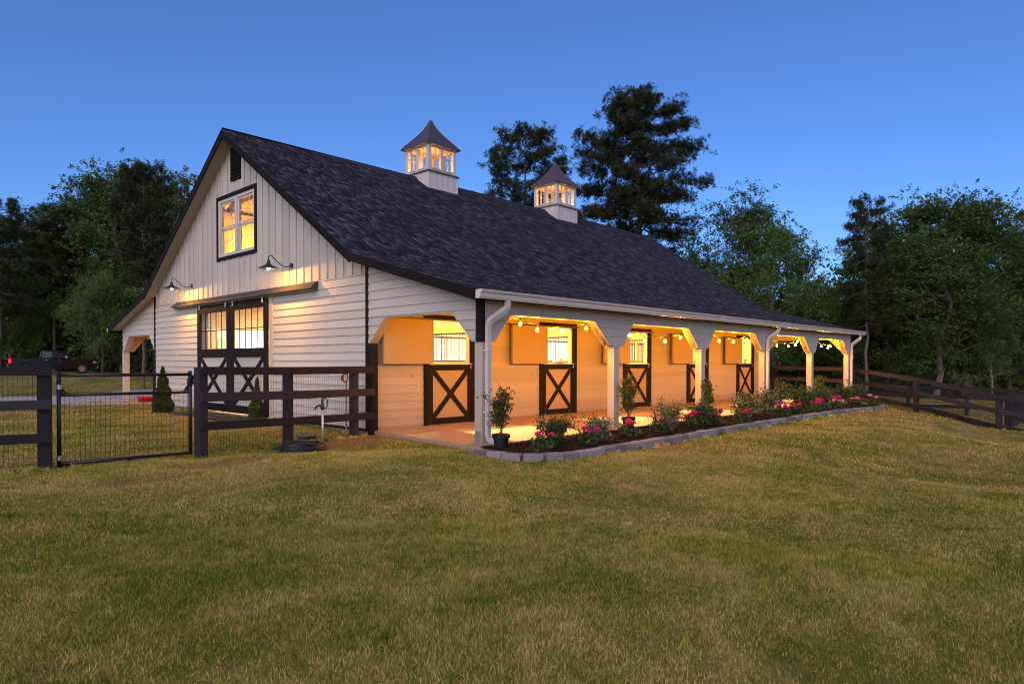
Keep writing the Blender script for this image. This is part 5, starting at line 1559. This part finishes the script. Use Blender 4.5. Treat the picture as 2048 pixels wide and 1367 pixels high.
for (a, topy, D, k, wf_, yaw, lab) in TREES:
    (tm, cm, h0), _ = PROTO[k]
    p = at(a, 724, D); gz = hz(p[0], p[1])
    ztop = at(a, topy, D)[2]
    s = (ztop-gz)/h0
    t = thing('pine_tree' if k[0] == 'p' else 'broadleaf_tree', lab, 'tree', (p[0], p[1], gz), 'trees around the barn', yaw)
    sw_ = s*wf_ if wf_ < 1.2 or k[0] != 'u' else s*wf_
    t.scale = (sw_*1.0, sw_*1.0, s)
    link('trunk', tm, t); link('crown', cm, t)
# visible bare trunks in the right-hand woods and left woods, each a slim tree with its own high crown hidden among the others
for (a, topy, D, w, lab) in ((1873, 560, 41, 1.9, 'thick trunked tree left of the straight pale trunk at right'), (1905, 600, 46, 1.0, 'slim trunked tree in the right-hand woods'),
                             (1855, 600, 50, 0.8, 'thin trunked tree behind the thick trunk at right'), (1940, 610, 45, 1.1, 'slim pale trunked tree beyond the paddock fence'), (1959, 620, 50, 0.9, 'thin tree right of the slim pale trunk'),
                             (1768, 520, 52, 1.0, 'thin trunk standing behind the pine at right'), (178, 470, 58, 1.0, 'thin dark trunked tree in the left woods')):
    (tm, cm, h0), _ = PROTO['airy']
    p = at(a, 724, D); gz = hz(p[0], p[1]); s = (at(a, topy-80, D)[2]-gz)/h0
    t = thing('broadleaf_tree', lab, 'tree', (p[0], p[1], gz), 'trees around the barn', rt.uniform(0, 6))
    t.scale = (w*s, w*s, s)
    link('trunk', tm, t); link('crown', cm, t)
# far woods and undergrowth closing the view
def wood_mass(name, label, a0, a1, D0, D1, z1, n, ls, seed, topv=0.0):
    rs = np.random.RandomState(seed)
    a = rs.uniform(a0, a1, n); D = rs.uniform(D0, D1, n)
    base = CAM+(FW+((a-1024)/FPX)[:, None]*RT)*D[:, None]
    gz_ = H(base[:, 0], base[:, 1])
    hmax = z1*(0.72+0.28*np.sin(a*0.021+seed)+0.22*np.sin(a*0.067+D))
    z = gz_+hmax*rs.rand(n)**1.1
    C = np.stack([base[:, 0], base[:, 1], z], 1)
    # gather into clumps
    cc = C[rs.randint(0, n, n//60)]
    j = rs.randint(0, len(cc), n)
    C = C*0.25+cc[j]*0.75+rs.normal(size=(n, 3))*0.45
    V, F = leaf_quads(C, rs.uniform(0.6, 1.4, n)*ls, rs, 0.6)
    o = link(name, np_mesh(name, V, F, M['leaf'], rs.rand(n)*0.6))
    return tag(o, label, 'woods', kind='stuff')
wood_mass('undergrowth', 'dark undergrowth at the foot of the left-hand woods', -300, 560, 52, 66, 8.5, 56000, 0.42, 3)
wood_mass('undergrowth', 'dark undergrowth at the foot of the right-hand woods', 1380, 2400, 50, 66, 8.5, 66000, 0.42, 6)
wood_mass('distant_woods', 'distant woods closing the view behind the trees', -500, 520, 72, 90, 15, 42000, 0.62, 9)
wood_mass('distant_woods', 'distant woods closing the view behind the right-hand trees', 1350, 2600, 72, 95, 14, 52000, 0.62, 12)

# ------------------------------------------------------------------ grass
rs = np.random.RandomState(17)
def grass_zone(n, r0, r1, hgt, wid, half=60, pow_=1.0):
    th = np.radians(rs.uniform(-half, half, n))+YAW
    r = np.sqrt(rs.uniform(r0**2, r1**2, n)) if pow_ == 1 else r0+(r1-r0)*rs.rand(n)**pow_
    x = CAM[0]+r*np.cos(th); y = CAM[1]+r*np.sin(th)
    ok = ~((x > -0.32) & (x < 19) & (y > -0.2) & (y < 17.9)) & ~((x > -0.05) & (x < 16.3) & (y > -1.80) & (y < 0)) & ~((x > -0.72) & (x < 0.1) & (y > -1.7) & (y < -0.1))
    bare = np.zeros(n, bool)
    for (cx, cy, rx, ry) in ((-0.9, 2.5, 1.5, 0.8), (-3.6, 1.5, 0.8, 0.4), (-4.7, 0.9, 0.7, 0.3), (18.2, -3.7, 1.8, 0.4)):
        bare |= (((x-cx)/rx)**2+((y-cy)/ry)**2 < 1) & (rs.rand(n) < 0.72)
    # patchy density: thinner in dry spots
    dens = 0.5+0.5*np.sin(x*1.3+1.7*np.sin(y*0.9))*np.sin(y*1.1+1.3*np.sin(x*0.7))
    ok &= ~bare & (rs.rand(n) < 0.55+0.45*dens)
    x, y = x[ok], y[ok]; n = len(x)
    z = H(x, y)
    h = hgt*rs.uniform(0.45, 1.3, n)*(0.8+0.4*dens[ok]); w = wid*rs.uniform(0.7, 1.3, n)
    a = rs.uniform(0, 2*np.pi, n); ln = rs.uniform(0.2, 1.1, n)*h
    la = rs.uniform(0, 2*np.pi, n)
    dx, dy = np.cos(a)*w/2, np.sin(a)*w/2
    b = np.stack([x, y, z-0.004], 1)
    v0 = b-np.stack([dx, dy, 0*dx], 1); v1 = b+np.stack([dx, dy, 0*dx], 1)
    tip = b+np.stack([np.cos(la)*ln, np.sin(la)*ln, h], 1)
    return np.stack([v0, v1, tip], 1).reshape(-1, 3), rs.rand(n)
Vs = []; Rs = []
for (n, r0, r1, h, w) in ((480000, 2.2, 6.5, 0.028, 0.0046), (410000, 6.2, 11, 0.026, 0.0075), (235000, 10.5, 20, 0.033, 0.013), (100000, 19, 45, 0.04, 0.030)):
    v, r = grass_zone(n, r0, r1, h, w); Vs.append(v); Rs.append(r)
V = np.concatenate(Vs); R_ = np.concatenate(Rs)
# taller unmown tufts at posts, block edging and fence lines
tc = []
for (p0_, p1_, n_) in (((-3.52, 2.30), (-0.035, 3.02), 60), (tuple(GL), tuple(GR), 16), ((-5.42, 2.5), (-6.9, 2.3), 30), ((-0.55, -1.62), (1.0, -1.86), 12), ((1.0, -1.86), (9.0, -1.70), 34), ((9.0, -1.70), (16.0, -1.88), 40), (tuple(FP[1]), tuple(FP[2]), 40), (tuple(FP[2]), tuple(FP[3]), 60), ((-0.15, 3.3), (-0.15, 6.9), 40), ((-0.15, 11.3), (-0.15, 14.4), 30)):
    for _ in range(n_):
        u = rs.rand(); tc.append((p0_[0]+(p1_[0]-p0_[0])*u+rs.normal()*0.04, p0_[1]+(p1_[1]-p0_[1])*u+rs.normal()*0.04))
for p_ in [(-3.52, 2.30), (-5.42, 2.5)]+[tuple(q_) for q_ in FP]+[tuple(ray_line(a, np.array([-3.52, 2.30]), np.array([-0.035, 3.02]))) for a in (575.5, 707.5)]:
    for _ in range(7): tc.append((p_[0]+rs.normal()*0.09, p_[1]+rs.normal()*0.09))
for _ in range(40):
    r_ = rs.uniform(3.5, 16); th_ = YAW+math.radians(rs.uniform(-42, 42)); x_, y_ = CAM[0]+r_*math.cos(th_), CAM[1]+r_*math.sin(th_)
    if not (x_ > -0.8 and y_ > -2.0): tc.append((x_, y_))
tc = np.array(tc); nbl = 26
bx_ = np.repeat(tc[:, 0], nbl)+rs.normal(size=len(tc)*nbl)*0.022; by_ = np.repeat(tc[:, 1], nbl)+rs.normal(size=len(tc)*nbl)*0.022
hh_ = np.repeat(rs.uniform(0.035, 0.075, len(tc)), nbl)*rs.uniform(0.5, 1.2, len(bx_))
a_ = rs.uniform(0, 2*np.pi, len(bx_)); ww_ = 0.0045+0.0006*np.hypot(bx_-CAM[0], by_-CAM[1])
b_ = np.stack([bx_, by_, H(bx_, by_)-0.005], 1); o_ = np.stack([np.cos(a_)*ww_, np.sin(a_)*ww_, 0*a_], 1)
ld_ = rs.uniform(0, 2*np.pi, len(bx_)); tp_ = b_+np.stack([np.cos(ld_)*hh_*0.5, np.sin(ld_)*hh_*0.5, hh_], 1)
Vs.append(np.stack([b_-o_, b_+o_, tp_], 1).reshape(-1, 3)); Rs.append(np.repeat(rs.uniform(0, 0.8, len(tc)), nbl))
V = np.concatenate(Vs); R_ = np.concatenate(Rs)
g = link('grass', np_mesh('grass', V, np.arange(len(V)).reshape(-1, 3), M['blade'], R_))
tag(g, 'short patchy green and straw coloured grass blades of the lawn', 'grass', kind='stuff')
print('grass tris', len(R_))
